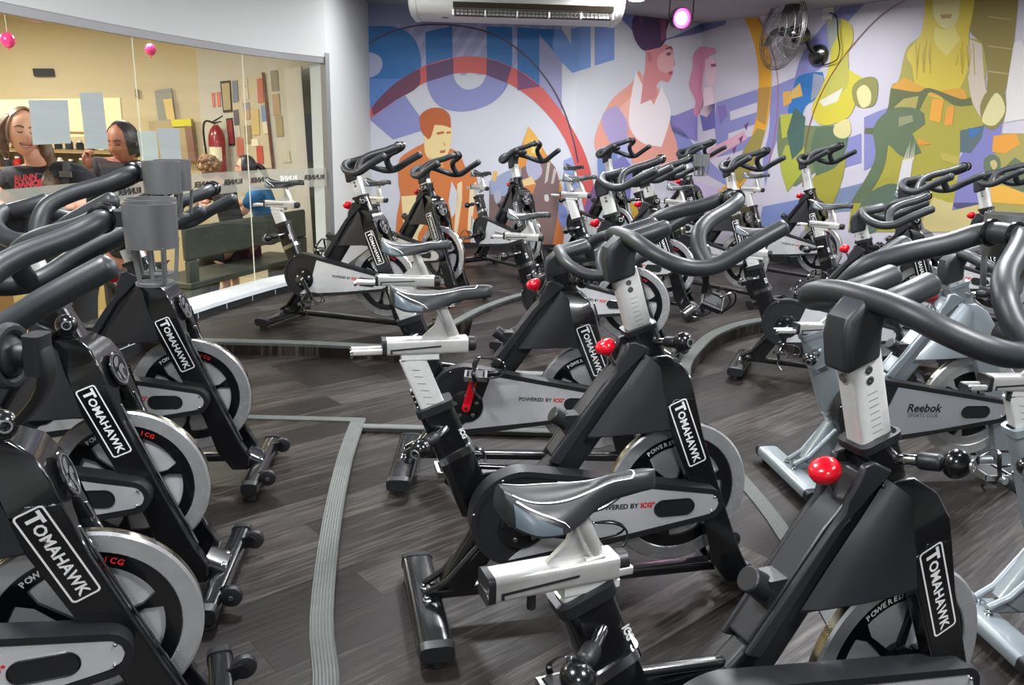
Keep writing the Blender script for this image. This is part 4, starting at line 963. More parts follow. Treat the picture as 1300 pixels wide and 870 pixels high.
def make_bike(x, y, z, az, h=0, s=0, t=0, label='', crank_a=-8, cup=False, silver=False, red_crank=False, dark_knob=False, group='studio bikes', far=False):
    rz = R_(90 - az)
    root = empty('spin_bike', (x, y, z), rz, label, 'exercise bike', group)
    objs = []
    for p in PARTS:
        nm = p['name']
        if silver and nm in ('name_plate', 'emblem', 'side_decal', 'edge_glint'): objs.append(None); continue
        o = bpy.data.objects.new(nm, p['me']); COL.objects.link(o)
        o.parent = objs[p['parent']] if p['parent'] is not None else root
        g = p['grp']
        if g in ('cR', 'cL'):
            o.location = (.006, 0, .352); a = crank_a + (180 if g == 'cL' else 0); o.rotation_euler = (0, -R_(a), 0)
        elif g in ('pR', 'pL'):
            a = crank_a + (180 if g == 'pL' else 0); o.rotation_euler = (0, R_(a), 0)
            v = Vector((.165, 0, 0)); q = Matrix.Rotation(R_(a), 3, 'Y') @ v; o.location = v - q
        elif p['parent'] is None: o.location = seat_off(g, h, s, t)
        if p['bevel']: add_bevel(o, p['bevel'], p.get('seg', 2))
        if silver:
            for i, sl_ in enumerate(o.material_slots):
                n_ = sl_.material.name; new = None
                if nm in ('frame', 'fork', 'rear_foot', 'front_foot') and n_ in ('black_gloss_paint', 'black_satin_plastic'): new = SPAINT
                if nm == 'sweat_guard': new = SPAINT
                if nm == 'guard_panel': new = GUARDS
                if nm == 'spokes': new = SIL
                if nm == 'wheel_disc': new = BLK
                if nm == 'flywheel': new = SIL
                if new: sl_.link = 'OBJECT'; sl_.material = new
        if red_crank and nm == 'crank_arm' and g == 'cR':
            for sl_ in o.material_slots:
                if sl_.material == BLK: sl_.link = 'OBJECT'; sl_.material = RED
            o['label'] = 'red crank arm'
        if nm == 'brake_knob' and dark_knob:
            for sl_ in o.material_slots:
                if sl_.material == RED: sl_.link = 'OBJECT'; sl_.material = DRED
        if silver and nm == 'lettering' and p['parent'] == iG: o.data = REEBOK
        if silver and nm == 'lettering' and p['parent'] == iW: bpy.data.objects.remove(o); objs.append(None); continue
        objs.append(o)
    if cup:
        o = bpy.data.objects.new('cup_holder', CUPME); COL.objects.link(o); o.parent = root; o.location = HD * h
    return root
m = MB(); put_text(m, 'Reebok', .050, BLKP, (.235, -.1315, .388), (1, 0, -.02), (.02, 0, 1), bold=.0012, shear=.15); put_text(m, 'SPORTS CLUB', .0195, BLKP, (.235, -.1315, .354), (1, 0, -.02), (.02, 0, 1), spacing=1.15)
m.box((.235, -.1315, .368), (.15, .0004, .0012), BLKP); REEBOK = m.mesh('lettering', flat=True)

BL = make_bike
BL(.011, 2.232, 0, 76.5, .045, .051, 0, 'black studio bike in the middle, saddle centred, right of the grey floor strip', -12)
BL(.351, 1.322, 0, 68.3, .053, -.093, -.086, 'closest black studio bike, white-striped saddle lowest in the picture', 20, cup=True)
BL(-.191, 3.256, 0, 88.6, -.156, .029, 0, 'black studio bike with one red crank arm', 76, red_crank=True)
BL(-1.360, 5.392, .11, 109.1, -.008, .0, 0, 'black studio bike standing beside the white ledge of the glass partition', -60)
BL(-1.018, 6.729, .11, 126.1, -.095, -.077, 0, 'black studio bike in front of the orange cyclist of the mural', 40)
BL(-.228, 7.978, .11, 142.1, -.008, -.048, 0, 'black studio bike in front of the brown cyclist of the mural', 200)
BL(1.615, 7.237, .07, 139.3, .040, -.040, 0, 'black studio bike in front of the ochre arc of the mural', 15)
BL(2.553, 8.057, .07, 139.1, .093, .047, 0, 'black studio bike directly below the wall fan', 130)
BL(1.748, 4.963, -.03, 113.2, -.059, -.05, -.06, 'black studio bike on the lower floor just behind the lettered silver bike', -95)
BL(-1.830, 3.024, .03, 83.8, -.060, 0, 0, 'black studio bike of the left foreground row, farthest of the three', 60)
BL(-1.688, 2.183, .03, 83.3, .054, 0, 0, 'black studio bike of the left foreground row, middle of the three', 10, cup=True)
NEARL = BL(-1.404, 1.312, .03, 67.9, .006, 0, 0, 'black studio bike of the left foreground row, nearest of the three', -20, cup=True)
BL(.238, 5.086, .07, 110.9, .005, -.105, 0, 'black studio bike on the raised floor just behind the red-crank one', 100)
BL(.759, 8.849, .11, 142.7, .037, .001, 0, 'black studio bike in the far row, left of the pink woman on the mural', 30)
BL(.720, 6.538, .07, 116.0, -.029, .068, 0, 'black studio bike with grey cup holder in front of the mural', 250, cup=True)
BL(1.57, 9.10, .11, 132.1, .045, -.01, 0, 'farthest black studio bike, in the corner under the pink stage light', 80)
BL(2.390, 5.664, .07, 138.9, -.001, -.045, 0, 'black studio bike before the mural woman with long yellow hair', 160)
BL(3.330, 6.433, .07, 142.9, .020, 0, 0, 'black studio bike at the right edge, in the back rows', 45)
BL(1.510, 3.335, -.03, 83.2, -.100, -.12, 0, 'silver-grey studio bike with a lettered chain guard', -100, silver=True, dark_knob=True, group='silver studio bikes')
BL(1.75, 2.25, -.03, 84, 0, 0, -.03, 'silver-grey studio bike cut off by the right edge of the picture', -30, silver=True, dark_knob=True, group='silver studio bikes')

# ============================================================ THINGS IN THE STUDIO
# pedal hanging from the middle bike's handlebar
hp = Vector(at_y(902, 322, 2.17)); t = empty('bike_pedal', (hp.x, hp.y, hp.z - .12), R_(20), 'loose toe-clip pedal hanging by a strap from the middle handlebar', 'pedal')
m = MB(); m.box((0, 0, 0), (.05, .07, .018), MBK)
for s in (-1, 1): m.box((s * .038, 0, 0), (.012, .08, .024), MBK); m.box((0, s * .042, 0), (.085, .006, .02), SCREW)
pb_ = link('pedal_body', m.mesh('pedal_body'), t); pb_.rotation_euler = (R_(25), R_(-35), R_(50)); pb_.location = (.012, -.01, -.01); pb_.scale = (.68, .68, .68)
m = MB(); m.cyl((-.045, 0, -.03), (-.075, -.005, -.046), .011, SCREW); link('spindle', m.mesh('spindle'), t)
m = MB()
for s in (-1, 1): m.sweep(catmull([(.03, s * .02, 0), (.07, s * .025, .015), (.085, s * .01, -.02), (.05, 0, -.05)], 5), .003, BLK, n=6)
m.sweep(catmull([(-.05, 0, .02), (-.075, .01, -.02), (-.03, .02, -.06), (.02, .01, -.05), (.03, 0, 0)], 5), .0025, BLK, n=6)
m.sweep(catmull([(-.01, 0, .01), (-.015, -.012, .06), (-.02, -.022, .115), (-.02, 0, .145), (-.02, .02, .115), (-.005, .01, .05), (.01, 0, .01)], 5), 1, MBK, n=8, sq=(.0015, .009, 4), side=(.9, -.1, 0)); link('strap', m.mesh('strap'), t)

# ceiling air conditioner
ACW = mat('air_conditioner_white', (226, 226, 222), .4); ACG = mat('air_conditioner_grille', (60, 52, 40), .6)
bl_, br_ = at_y(541, 29, 8.85), at_y(768, 30, 8.95)
t = empty('air_conditioner', (-.05, 8.5, 2.5), R_(1.5), 'long white air conditioning unit under the ceiling above the mural', 'air conditioner')
L2 = (br_.x - bl_.x) / 2 + .02
m = MB(); sec = [(-.42, .10), (-.44, .17), (-.42, .248), (.36, .248), (.40, .20), (.40, .06), (.36, .015), (.25, -.002), (-.20, .0), (-.30, .02), (-.38, .06)]
m.prism(sec, -L2, L2, ACW, axis='x'); link('casing', m.mesh('casing'), t, bevel=.01)
for s in (-1, 1):
    m = MB(); sec2 = [(a * 1.04 - .0, b_ * 1.05 - .006) for a, b_ in sec]; m.prism(sec2, s * L2, s * (L2 + .07), ACW, axis='x'); link('end_cap', m.mesh('end_cap'), t, bevel=.03)
m = MB()
m.add([(-L2 + .35, -.37, .052), (L2 - .03, -.37, .052), (L2 - .03, -.22, -.001), (-L2 + .35, -.22, -.001)], [(0, 1, 2, 3)], ACG)
m.add([(-L2 + .35, -.44, .10), (L2 - .03, -.44, .10), (L2 - .03, -.375, .055), (-L2 + .35, -.375, .055)], [(0, 1, 2, 3)], ACG)
link('air_outlet', m.mesh('air_outlet', flat=True), t)
m = MB()
for k in range(6): x = -L2 + .35 + (2 * L2 - .38) * k / 5; m.box((x, -.29, .018), (.016, .17, .05), ACW)
for k in range(40): x = -L2 + .37 + (2 * L2 - .42) * k / 39; m.box((x, -.29, .024), (.006, .15, .04), mat('dark_slat', (62, 56, 48), .6))
m.box((.15, -.30, .012), (2 * L2 - .42, .04, .012), ACW); link('louvre', m.mesh('louvre', flat=True), t)
m = MB(); m.lathe([(0, 0), (.035, 0), (.035, .002), (.02, .003), (0, .003)], (-L2 + .26, -.1, -.001), (0, 0, -1), ACG, 24); link('logo_badge', m.mesh('logo_badge'), t)

# wall fan
n3 = (W3B - W2B).normalized(); n3 = Vector((n3.y, -n3.x, 0)); n3 = n3 if n3.y < 0 else -n3
fw = on_plane(1041, 70, W2B, n3)
t = empty('wall_fan', fw, 0, 'black wire-cage wall fan mounted high on the mural', 'fan')
rot = Matrix((n3.cross(Vector((0, 0, 1))) * -1, n3, Vector((0, 0, 1)))).transposed().to_4x4(); t.matrix_world = Matrix.Translation(fw) @ rot   # local y points into the room
m = MB(); m.lathe([(0, 0), (.105, 0), (.11, .02), (.10, .06), (.06, .085), (0, .09)], (0, 0, 0), (0, 1, 0), BLK, 32); m.sweep([(0, .07, 0), (-.02, .16, .06), (-.03, .20, .14)], .03, BLK); link('wall_bracket', m.mesh('wall_bracket'), t)
fd = Vector((-.28, .9, .10)).normalized(); hc = Vector((-.05, .22, .17))
m = MB(); m.lathe([(0, -.02), (.07, -.02), (.095, .03), (.095, .11), (.075, .17), (.05, .19), (.0, .19)], hc, fd, BLK, 28); m.lathe([(0, .19), (.045, .19), (.045, .25), (0, .26)], hc, fd, MBK, 20); link('motor', m.mesh('motor'), t)
bx = fd.cross(Vector((0, 0, 1))).normalized(); bz = bx.cross(fd); cc = hc + fd * .27
m = MB()
for k in range(3):
    a0 = R_(120 * k + 70); vs = []
    for i in range(7):
        r = .05 + .25 * i / 6; w = .03 + .09 * math.sin(math.pi * (i / 6) ** .8 * .75)
        for s in (-1, 0, 1):
            a = a0 + s * w / r * .8; vs.append(cc + (bx * math.cos(a) + bz * math.sin(a)) * r + fd * (s * .03 - .002 * i))
    m.add(vs, [(i * 3 + j, i * 3 + j + 1, (i + 1) * 3 + j + 1, (i + 1) * 3 + j) for i in range(6) for j in range(2)], mat('fan_blade_grey', (52, 50, 50), .4))
m.lathe([(0, -.03), (.045, -.03), (.05, .02), (0, .03)], cc, fd, BLK, 20); link('blades', m.mesh('blades'), t)
m = MB(); WIRE = mat('cage_wire', (70, 66, 64), .4, .5); RC = .37
def cage(rho, q): h = (.10 * (1 - (rho / RC) ** 2)) * q; return h
for q in (-1, 1):
    for rho in (.09, .18, .27, .345): m.sweep([cc + (bx * math.cos(R_(a)) + bz * math.sin(R_(a))) * rho + fd * cage(rho, q) for a in range(0, 360, 12)], .0028, WIRE, n=5, closed=True)
    for k in range(18):
        a = R_(k * 20); tw = .5
        m.sweep([cc + (bx * math.cos(a + tw * (r_ / RC)) + bz * math.sin(a + tw * (r_ / RC))) * r_ + fd * cage(r_, q) for r_ in (.06, .14, .22, .30, .37)], .0022, WIRE, n=5)
for dz in (-.012, .012): m.sweep([cc + (bx * math.cos(R_(a)) + bz * math.sin(R_(a))) * RC + fd * dz for a in range(0, 360, 10)], .004, WIRE, n=6, closed=True)
link('cage', m.mesh('cage'), t)
# socket and cord
so = on_plane(1051, 17, W2B + n3 * .012, n3)
t2 = tag(link('wall_socket', MB().box((0, 0, 0), (.12, .02, .12), ACW, 0).mesh('wall_socket'), None), 'small white wall socket beside the fan', 'socket'); t2.matrix_world = Matrix.Translation(so) @ rot
q = [on_plane(u, v, W2B + n3 * (.05 if 0 < i < 5 else .03), n3) for i, (u, v) in enumerate([(1053, 16), (1062, 22), (1064, 45), (1066, 62), (1062, 76), (1048, 82), (1042, 80)])]
tag(link('power_cord', MB().sweep(catmull(q, 5), .006, BLK, n=8).mesh('power_cord')), 'thin black cord looping from the wall socket to the fan', 'cord')

# stage light on the ceiling
PINKG = mat('pink_lamp_glow', (235, 90, 190), .3, emit=1.6); WHG = mat('white_lamp_glow', (255, 210, 240), .3, emit=4)
sc = at_y(864, 24, 8.6)
t = empty('stage_light', sc + Vector((0, 0, .03)), 0, 'round black stage light glowing pink under the ceiling', 'stage light'); t.scale = (.74, .74, .8)
m = MB(); w = .16
for s in (-1, 1): m.box((s * w, 0, .09), (.012, .04, .28), BLK)
m.box((0, 0, .225), (2 * w + .012, .04, .012), BLK); link('bracket', m.mesh('bracket', flat=True), t)
m = MB(); dirl = Vector((.12, -1, -.12)).normalized()
m.lathe([(0, -.16), (.10, -.16), (.125, -.12), (.13, .08), (.122, .08), (.118, .02), (0, .02)], (0, 0, -.03), dirl, BLK, 32); link('housing', m.mesh('housing'), t)
m = MB(); m.lathe([(0, 0), (.078, 0)], Vector((0, 0, -.03)) + dirl * .032, dirl, WHG, 32); m.lathe([(.078, 0), (.116, 0)], Vector((0, 0, -.03)) + dirl * .032, dirl, PINKG, 32); link('lens', m.mesh('lens', flat=True), t)
slo.location = sc + dirl * .2; slo.rotation_euler = dirl.to_track_quat('-Z', 'Y').to_euler()
m = MB(); dl = on_plane(808, -1, (0, 0, CZ - .002), Vector((0, 0, 1)))
t = tag(link('downlight', MB().lathe([(0, -.012), (.07, -.012)], (0, 0, 0), (0, 0, 1), mat('downlight_glow', (255, 252, 240), .4, emit=8), 28).mesh('downlight_lens', flat=True), None, dl), 'small round white downlight in the ceiling above the mural', 'downlight')
link('trim_ring', MB().lathe([(.07, 0), (.09, 0), (.085, -.014), (.07, -.012)], (0, 0, 0), (0, 0, 1), ACW, 28, close=True).mesh('trim_ring'), t)
for i, (u, v, c_) in enumerate(((448, 87, (1, .1, .05)), (467, 96, (.2, .2, 1)), (519, 127, (1, .2, .15)), (601, 162, (1, .2, .2)), (628, 142, (.25, .2, 1)), (664, 154, (.2, 1, .4)), (392, 66, (1, .1, .2)), (745, 156, (.3, .25, 1)), (799, 137, (1, .25, .1)))):
    fi = 0 if u < 716 else 1; A_, B_ = FACETS[fi]; tt = (B_ - A_).normalized()
    tgt = on_plane(u, v, A_, Vector((tt.y, -tt.x, 0))) if u > 470 else on_plane(u, v, (-1.67, 8.3, 0), Vector((1, -.01, 0))) if u > 420 else on_plane(u, v, (-1.9, 7.0, 0), Vector((.8, -.6, 0)))
    l = bpy.data.lights.new('disco_beam', 'SPOT'); l.energy = 18; l.color = c_; l.spot_size = R_(1.5); l.spot_blend = .9; l.shadow_soft_size = .01; o = bpy.data.objects.new('disco_beam', l); COL.objects.link(o)
    o.location = (1.2, 4.5, 2.6); o.rotation_euler = (tgt - Vector(o.location)).to_track_quat('-Z', 'Y').to_euler()
# smoke detector-like ring on the white end wall
e_ = on_plane(447, 0, (-1.68, 7.25, 0), Vector((1, -.01, 0)))

# ============================================================ THE LOBBY BEHIND THE GLASS
def card(name, pts, rgb, th=.004, rough=.6, y=None, P0=None, nrm=None, m=None):
    """flat board with its corners on a plane; pts are the four corners as seen"""
    nrm = nrm or Vector((0, 1, 0)); P0 = P0 or (0, y, 0)
    q = [on_plane(u, v, P0, nrm) for u, v in pts]; c = sum(q, Vector()) / 4
    mb = MB(); a = [p - c for p in q]; d = nrm.normalized() * th; d = d if d.y > 0 else -d
    mb.add(a + [p + d for p in a], [(0, 1, 2, 3), (7, 6, 5, 4), (0, 4, 5, 1), (1, 5, 6, 2), (2, 6, 7, 3), (3, 7, 4, 0)], m or mat(name + '_%d_%d_%d' % rgb, rgb, rough))
    return link(name, mb.mesh(name, flat=True), None, c)
def glass_frame(u):
    """plane of the partition where the sight line at column u crosses it"""
    d = ray(u, 200); best = None
    for a, b_ in zip(GL[:-1], GL[1:]):
        # intersect (d.x,d.y)*k with the segment
        den = d.x * (b_.y - a.y) - d.y * (b_.x - a.x)
        if abs(den) < 1e-9: continue
        k = (a.x * (b_.y - a.y) - a.y * (b_.x - a.x)) / den; s_ = (a.x * d.y - a.y * d.x) / den
        if 0 <= s_ <= 1 and k > 0: best = (a, b_)
    a, b_ = best; t = (b_ - a).normalized(); n = Vector((t.y, -t.x, 0)); return a - n * .006, n
PAPER = (178, 183, 186)
for pts, lab in (([(36, 127), (86, 127), (90, 182), (42, 184)], 'wide blank paper sheet taped on the glass beside the smiling woman'),
                 ([(101, 118), (130, 117), (138, 189), (109, 189)], 'tall blank paper sheet taped on the glass left of the second woman'),
                 ([(174, 167), (198, 166), (202, 207), (180, 208)], 'greenish paper sheet taped on the glass'),
                 ([(199, 163), (227, 163), (231, 205), (205, 205)], 'paper sheet taped on the glass above the cup holders')):
    P0, nn = glass_frame((pts[0][0] + pts[1][0]) / 2)
    tag(card('paper_sheet', pts, PAPER if 'green' not in lab else (188, 198, 192), .001, P0=P0, nrm=nn), lab, 'paper', 'papers taped on the glass')
# exit board, switch, door opening, display, wall papers
YB = 9.36
tag(card('black_panel', [(41, 87), (66, 87), (68, 97), (43, 97)], (26, 26, 28), .03, y=YB), 'small black rectangle high on the cream lobby wall', 'panel')
tag(card('wall_switch', [(171, 113), (175, 113), (176, 124), (172, 124)], (120, 116, 100), .01, y=YB), 'small dark switch plate on the cream lobby wall', 'switch')
o = card('door_1', [(196, 115), (217, 112), (224, 160), (202, 160)], (150, 150, 140), .01, y=YB); o['kind'] = 'structure'
o2 = card('doorway_view', [(207, 126), (218, 125), (222, 152), (212, 152)], (216, 190, 120), .004, y=YB - .02); o2.parent = o; o2.location = o2.location - o.location
tag(card('yellow_sign', [(217, 152), (242, 151), (243, 160), (219, 161)], (214, 206, 60), .01, y=9.28), 'yellow sign strip above the papers in the lobby', 'sign')
tag(card('notice_cabinet', [(188, 154), (243, 151), (250, 205), (196, 208)], (176, 160, 126), .05, y=9.3), 'beige notice cabinet with a brown right edge in the lobby', 'cabinet')
tag(card('brown_post', [(234, 160), (243, 160), (249, 205), (240, 206)], (140, 104, 88), .03, y=9.27), 'narrow brown panel beside the beige cabinet', 'panel')
tag(card('wide_counter_back', [(-60, 128), (152, 124), (156, 172), (-60, 178)], (214, 202, 160), .03, y=8.6), 'long pale yellow board on the lobby wall behind the women', 'board')
# wall with frames, papers and the extinguisher
WA, WB_ = Vector((-3.56, 9.32, 0)), Vector((-1.75, 9.1, 0)); tw = (WB_ - WA).normalized(); nw = Vector((tw.y, -tw.x, 0)); nw = nw if nw.y < 0 else -nw
def wcard(name, pts, rgb, lab, cat, group=None, off=.01, frame=None):
    o = card(name, pts, rgb, .008, P0=WA + nw * off, nrm=nw)
    if frame:
        cx = sum(p[0] for p in pts) / 4; cy = sum(p[1] for p in pts) / 4; big = [(cx + (a - cx) * 1.28, cy + (b_ - cy) * 1.16) for a, b_ in pts]
        f = card('frame', big, frame, .012, P0=WA + nw * (off - .004), nrm=nw); f.parent = o; f.location = f.location - o.location
    return tag(o, lab, cat, group)
wcard('framed_notice', [(281, 106), (291, 105), (293, 139), (284, 140)], (176, 160, 120), 'dark-framed notice, tallest frame above the fire extinguisher', 'notice', off=.02, frame=(48, 46, 44))
wcard('framed_notice', [(288, 153), (294, 152), (297, 182), (291, 183)], (150, 40, 50), 'dark red framed notice right of the fire extinguisher', 'notice', off=.02, frame=(40, 30, 32))
for i, (pts, c_) in enumerate((([(268, 118), (272, 118), (273, 136), (270, 136)], (214, 120, 100)), ([(275, 117), (279, 117), (280, 135), (276, 136)], (214, 120, 100)))):
    wcard('red_sticker', pts, c_, 'small pale red sticker above the fire extinguisher, %s of the pair' % ('left', 'right')[i], 'sticker', 'red stickers')
brd = wcard('bulletin_board', [(293, 101), (333, 92), (347, 213), (301, 215)], (198, 186, 158), 'large pinboard covered with small papers behind the seated people', 'pinboard', off=.015)
wcard('board_edge', [(332, 92), (335, 92), (348, 214), (345, 214)], (96, 40, 36), 'thin dark red vertical strip on the right edge of the pinboard', 'trim', off=.03)
random.seed(11)
for i, (u, v, w_, h_, c_) in enumerate(((294, 103, 7, 26, (120, 130, 150)), (305, 100, 8, 9, (200, 190, 170)), (306, 112, 8, 14, (205, 196, 180)), (326, 100, 7, 30, (190, 110, 90)), (308, 131, 8, 8, (150, 140, 150)), (309, 140, 7, 11, (190, 150, 130)), (319, 139, 9, 32, (206, 180, 120)), (310, 160, 8, 22, (150, 130, 100)), (296, 140, 6, 18, (90, 90, 110)), (297, 160, 7, 14, (214, 200, 190)), (300, 176, 8, 22, (206, 120, 100)), (325, 186, 8, 22, (190, 70, 60)), (331, 134, 7, 20, (120, 140, 180)), (333, 155, 6, 14, (220, 210, 190)), (318, 177, 9, 8, (232, 224, 200)))):
    wcard('pinned_paper', [(u, v), (u + w_, v - 1), (u + w_ + 1.6, v + h_), (u + 1.6, v + h_ + 1)], c_, 'small %s paper pinned on the lobby pinboard, %s' % (('tall grey-blue', 'pale', 'cream', 'tall faded red', 'mauve', 'tan-pink', 'tall ochre', 'brown', 'dark blue-grey', 'whitish', 'salmon', 'deep red', 'blue', 'ivory', 'tiny white')[i], ('top left corner', 'top middle', 'below the top middle', 'top right', 'centre left', 'below centre left', 'in the centre', 'lower centre left', 'left edge', 'lower left edge', 'bottom left', 'bottom right', 'right edge', 'lower right edge', 'below the centre')[i]), 'paper', 'papers on the pinboard', off=.026)
for i, (u, v, h_) in enumerate(((343, 90, 25), (345, 120, 26), (349, 148, 25))):
    wcard('wall_notice', [(u, v), (u + 9, v - 1), (u + 11, v + h_), (u + 2, v + h_ + 1)], ((140, 132, 112), (176, 150, 116), (160, 144, 108))[i], ('topmost', 'middle', 'lowest')[i] + ' of three small brown notices beside the pinboard', 'notice', 'brown notices beside the pinboard')
wcard('wall_notice', [(357, 193), (367, 192), (369, 206), (359, 207)], (196, 190, 172), 'pale small sheet on the white lobby wall above the bench', 'notice')
o = card('window_10', [(382, 88), (416, 80), (440, 340), (400, 345)], (58, 62, 58), .01, P0=(-1.9, 8.96, 0), nrm=Vector((.1, 1, 0)), m=mat('dark_door_glass', (52, 56, 54), .12)); o['kind'] = 'structure'
o = card('wall_lobby_pier', [(360, 88), (382, 84), (402, 352), (384, 352)], (196, 192, 184), .05, P0=(-1.9, 8.99, 0), nrm=Vector((.1, 1, 0))); o['kind'] = 'structure'
# fire extinguisher
ex = on_plane(276, 190, WA + nw * .17, nw); t = empty('fire_extinguisher', ex, 0, 'red fire extinguisher hanging on the white lobby wall', 'fire extinguisher')
EXR = mat('extinguisher_red', (140, 20, 34), .3, coat=.4); sx = .088
m = MB(); m.lathe([(0, -.30), (sx, -.30), (sx * 1.02, -.27), (sx, .14), (sx * .75, .21), (.04, .245), (.03, .26), (0, .26)], (0, 0, 0), (0, 0, 1), EXR, 28); link('cylinder', m.mesh('cylinder'), t)
m = MB(); m.cyl((0, 0, .255), (0, 0, .30), .022, SCREW); m.beam((-.02, -.01, .30), (.09, -.03, .36), .018, .03, BLK); m.beam((-.02, -.01, .29), (.07, -.03, .30), .016, .03, BLK); link('valve', m.mesh('valve'), t)
m = MB(); m.sweep(catmull([(0, -.02, .28), (-.10, -.03, .30), (-.13, -.03, .18), (-.11, -.03, -.1)], 5), .012, BLK, n=8); link('hose', m.mesh('hose'), t)
m = MB(); m.add([(sx * 1.03 * math.sin(R_(a)), -sx * 1.03 * math.cos(R_(a)), z) for z in (-.12, .03) for a in range(-50, 51, 10)], [(i, i + 1, i + 12, i + 11) for i in range(10)], mat('extinguisher_label', (220, 214, 190), .5)); link('label_plate', m.mesh('label_plate'), t)
# bench
BCH = mat('dark_green_grey_bench', (58, 64, 58), .45, noise=(6, .25))
b0, b1 = at_y(250, 287, 6.8), at_y(388, 263, 8.4); b2 = at_y(300, 316, 7.45)
t = empty('bench', (b0.x, b0.y, LZ), 0, 'long dark grey bench with a slab backrest behind the glass', 'bench')
e = (b1 - b0); e.z = 0; Lb = e.length; e.normalize(); nb_ = Vector((-e.y, e.x, 0))
zt_, zb_ = b0.z - LZ, b2.z - LZ
def bslab(mb, a0, a1, n0, n1, z0, z1): mb.prism([((e * a + nb_ * n_).x, (e * a + nb_ * n_).y) for a, n_ in ((a0, n0), (a1, n0), (a1, n1), (a0, n1))], z0, z1, BCH, axis='z')
m = MB(); bslab(m, -.15, Lb, 0, .05, zb_, zt_); link('backrest', m.mesh('backrest'), t, bevel=.02)
sz = .10 - LZ
m = MB(); bslab(m, -.15, Lb, -.02, .46, sz - .02, sz + .03); link('seat', m.mesh('seat'), t, bevel=.01)
for a in (-.13, Lb - .12):
    m = MB(); bslab(m, a, a + .14, 0, .42, 0, sz - .02); bslab(m, a, a + .12, .0, .05, sz, zb_); link('leg', m.mesh('leg'), t, bevel=.01)
# product shelf at the far left
SHW = mat('shelf_wood', (150, 120, 80), .5)
s0 = at_y(-30, 180, 7.2); t = empty('product_shelf', (s0.x, 7.3, LZ), 0, 'shelf rack of small products behind the smiling woman', 'shelf')
zz = [at_y(20, v, 7.2).z - LZ for v in (258, 236, 212, 188, 165)]
m = MB()
for z in zz: m.box((.62, 0, z - .012), (1.3, .28, .02), SHW)
m.box((.62, .15, .7), (1.3, .02, 1.5), mat('shelf_back', (196, 176, 120), .6)); m.box((1.27, 0, .7), (.03, .3, 1.5), SHW); m.box((-.03, 0, .7), (.03, .3, 1.5), SHW); link('rack', m.mesh('rack', flat=True), t)
random.seed(5); prot = {}
cols = [(190, 40, 30), (30, 30, 34), (226, 220, 200), (60, 90, 60), (206, 120, 40), (120, 30, 50)]
for k, z in enumerate(zz[:4]):
    for i in range(13):
        c_ = cols[0] if (k == 1 and i < 6) else cols[random.randrange(6)]; key = (c_, (k + i) % 2)
        if key not in prot:
            mb = MB(); hh = .062 if key[1] else .05
            mb.lathe([(0, 0), (.03, 0), (.032, .01), (.032, hh), (.018, hh + .012), (0, hh + .012)], (0, 0, 0), (0, 0, 1), mat('product_%d_%d_%d' % c_, c_, .35), 14)
            prot[key] = [mb.mesh('product_bottle'), MB().lathe([(0, hh + .012), (.019, hh + .012), (.019, hh + .028), (0, hh + .028)], (0, 0, 0), (0, 0, 1), WHT, 12).mesh('cap')]
        o = bpy.data.objects.new('product_bottle', prot[key][0]); COL.objects.link(o); o.location = (s0.x + .03 + .095 * i, 7.24, LZ + z); cn_ = dict(zip(cols, ('red', 'black', 'cream', 'green', 'orange', 'maroon')))[c_]; rw_ = ('bottom', 'second', 'third', 'top')[k]; tag(o, 'small %s bottle on the %s row of the lobby shelf rack' % (cn_, rw_), 'bottle', '%s bottles on the %s shelf row' % (cn_, rw_))
        q = bpy.data.objects.new('cap', prot[key][1]); COL.objects.link(q); q.parent = o
# balloons
BAL = mat('pink_balloon', (236, 60, 140), .2, coat=.5)
for (u, v, y, lab) in ((10, 51, 6.5, 'pink balloon hanging at the far left of the lobby'), (191, 63, 7.4, 'pink balloon hanging near the white wall of the lobby')):
    p = at_y(u, v, y); m = MB(); m.ball((0, 0, 0), .052 if y < 7 else .045, BAL, (1, 1, 1.15)); m.cyl((0, 0, -.058), (0, 0, -.07), .006, BAL, 8)
    o = tag(link('balloon', m.mesh('balloon'), None, p), lab, 'balloon', 'pink balloons')
    link('string', MB().sweep([(0, 0, .06), (0, 0, CZ - p.z)], .0015, WHT, n=5).mesh('string'), o)
p = at_y(10, 34, 6.0); tag(link('lobby_lamp', MB().lathe([(0, 0), (.06, 0), (.05, .03), (0, .035)], (0, 0, 0), (0, 0, 1), mat('lobby_lamp_glow', (255, 250, 235), .4, emit=6), 20).mesh('lobby_lamp'), None, (p.x, p.y, CZ - .04)), 'small white ceiling lamp over the lobby', 'lamp')

# ============================================================ PEOPLE IN THE LOBBY
def skin_geo(nodes, edges, root, sub=2):
    names = list(nodes); me = bpy.data.meshes.new('sk'); me.from_pydata([nodes[n][0] for n in names], [(names.index(a), names.index(b_)) for a, b_ in edges], [])
    o = bpy.data.objects.new('sk', me); COL.objects.link(o); sk = o.modifiers.new('s', 'SKIN'); sk.use_smooth_shade = True
    for i, n in enumerate(names):
        r = nodes[n][1]; me.skin_vertices[0].data[i].radius = (r, r) if not isinstance(r, tuple) else r
        me.skin_vertices[0].data[i].use_root = (n == root)
    su = o.modifiers.new('u', 'SUBSURF'); su.levels = sub
    e_ = o.evaluated_get(bpy.context.evaluated_depsgraph_get()); m2 = bpy.data.meshes.new_from_object(e_)
    vs = [v.co.copy() for v in m2.vertices]; fs = [tuple(p.vertices) for p in m2.polygons]
    bpy.data.objects.remove(o); bpy.data.meshes.remove(me); bpy.data.meshes.remove(m2); return vs, fs
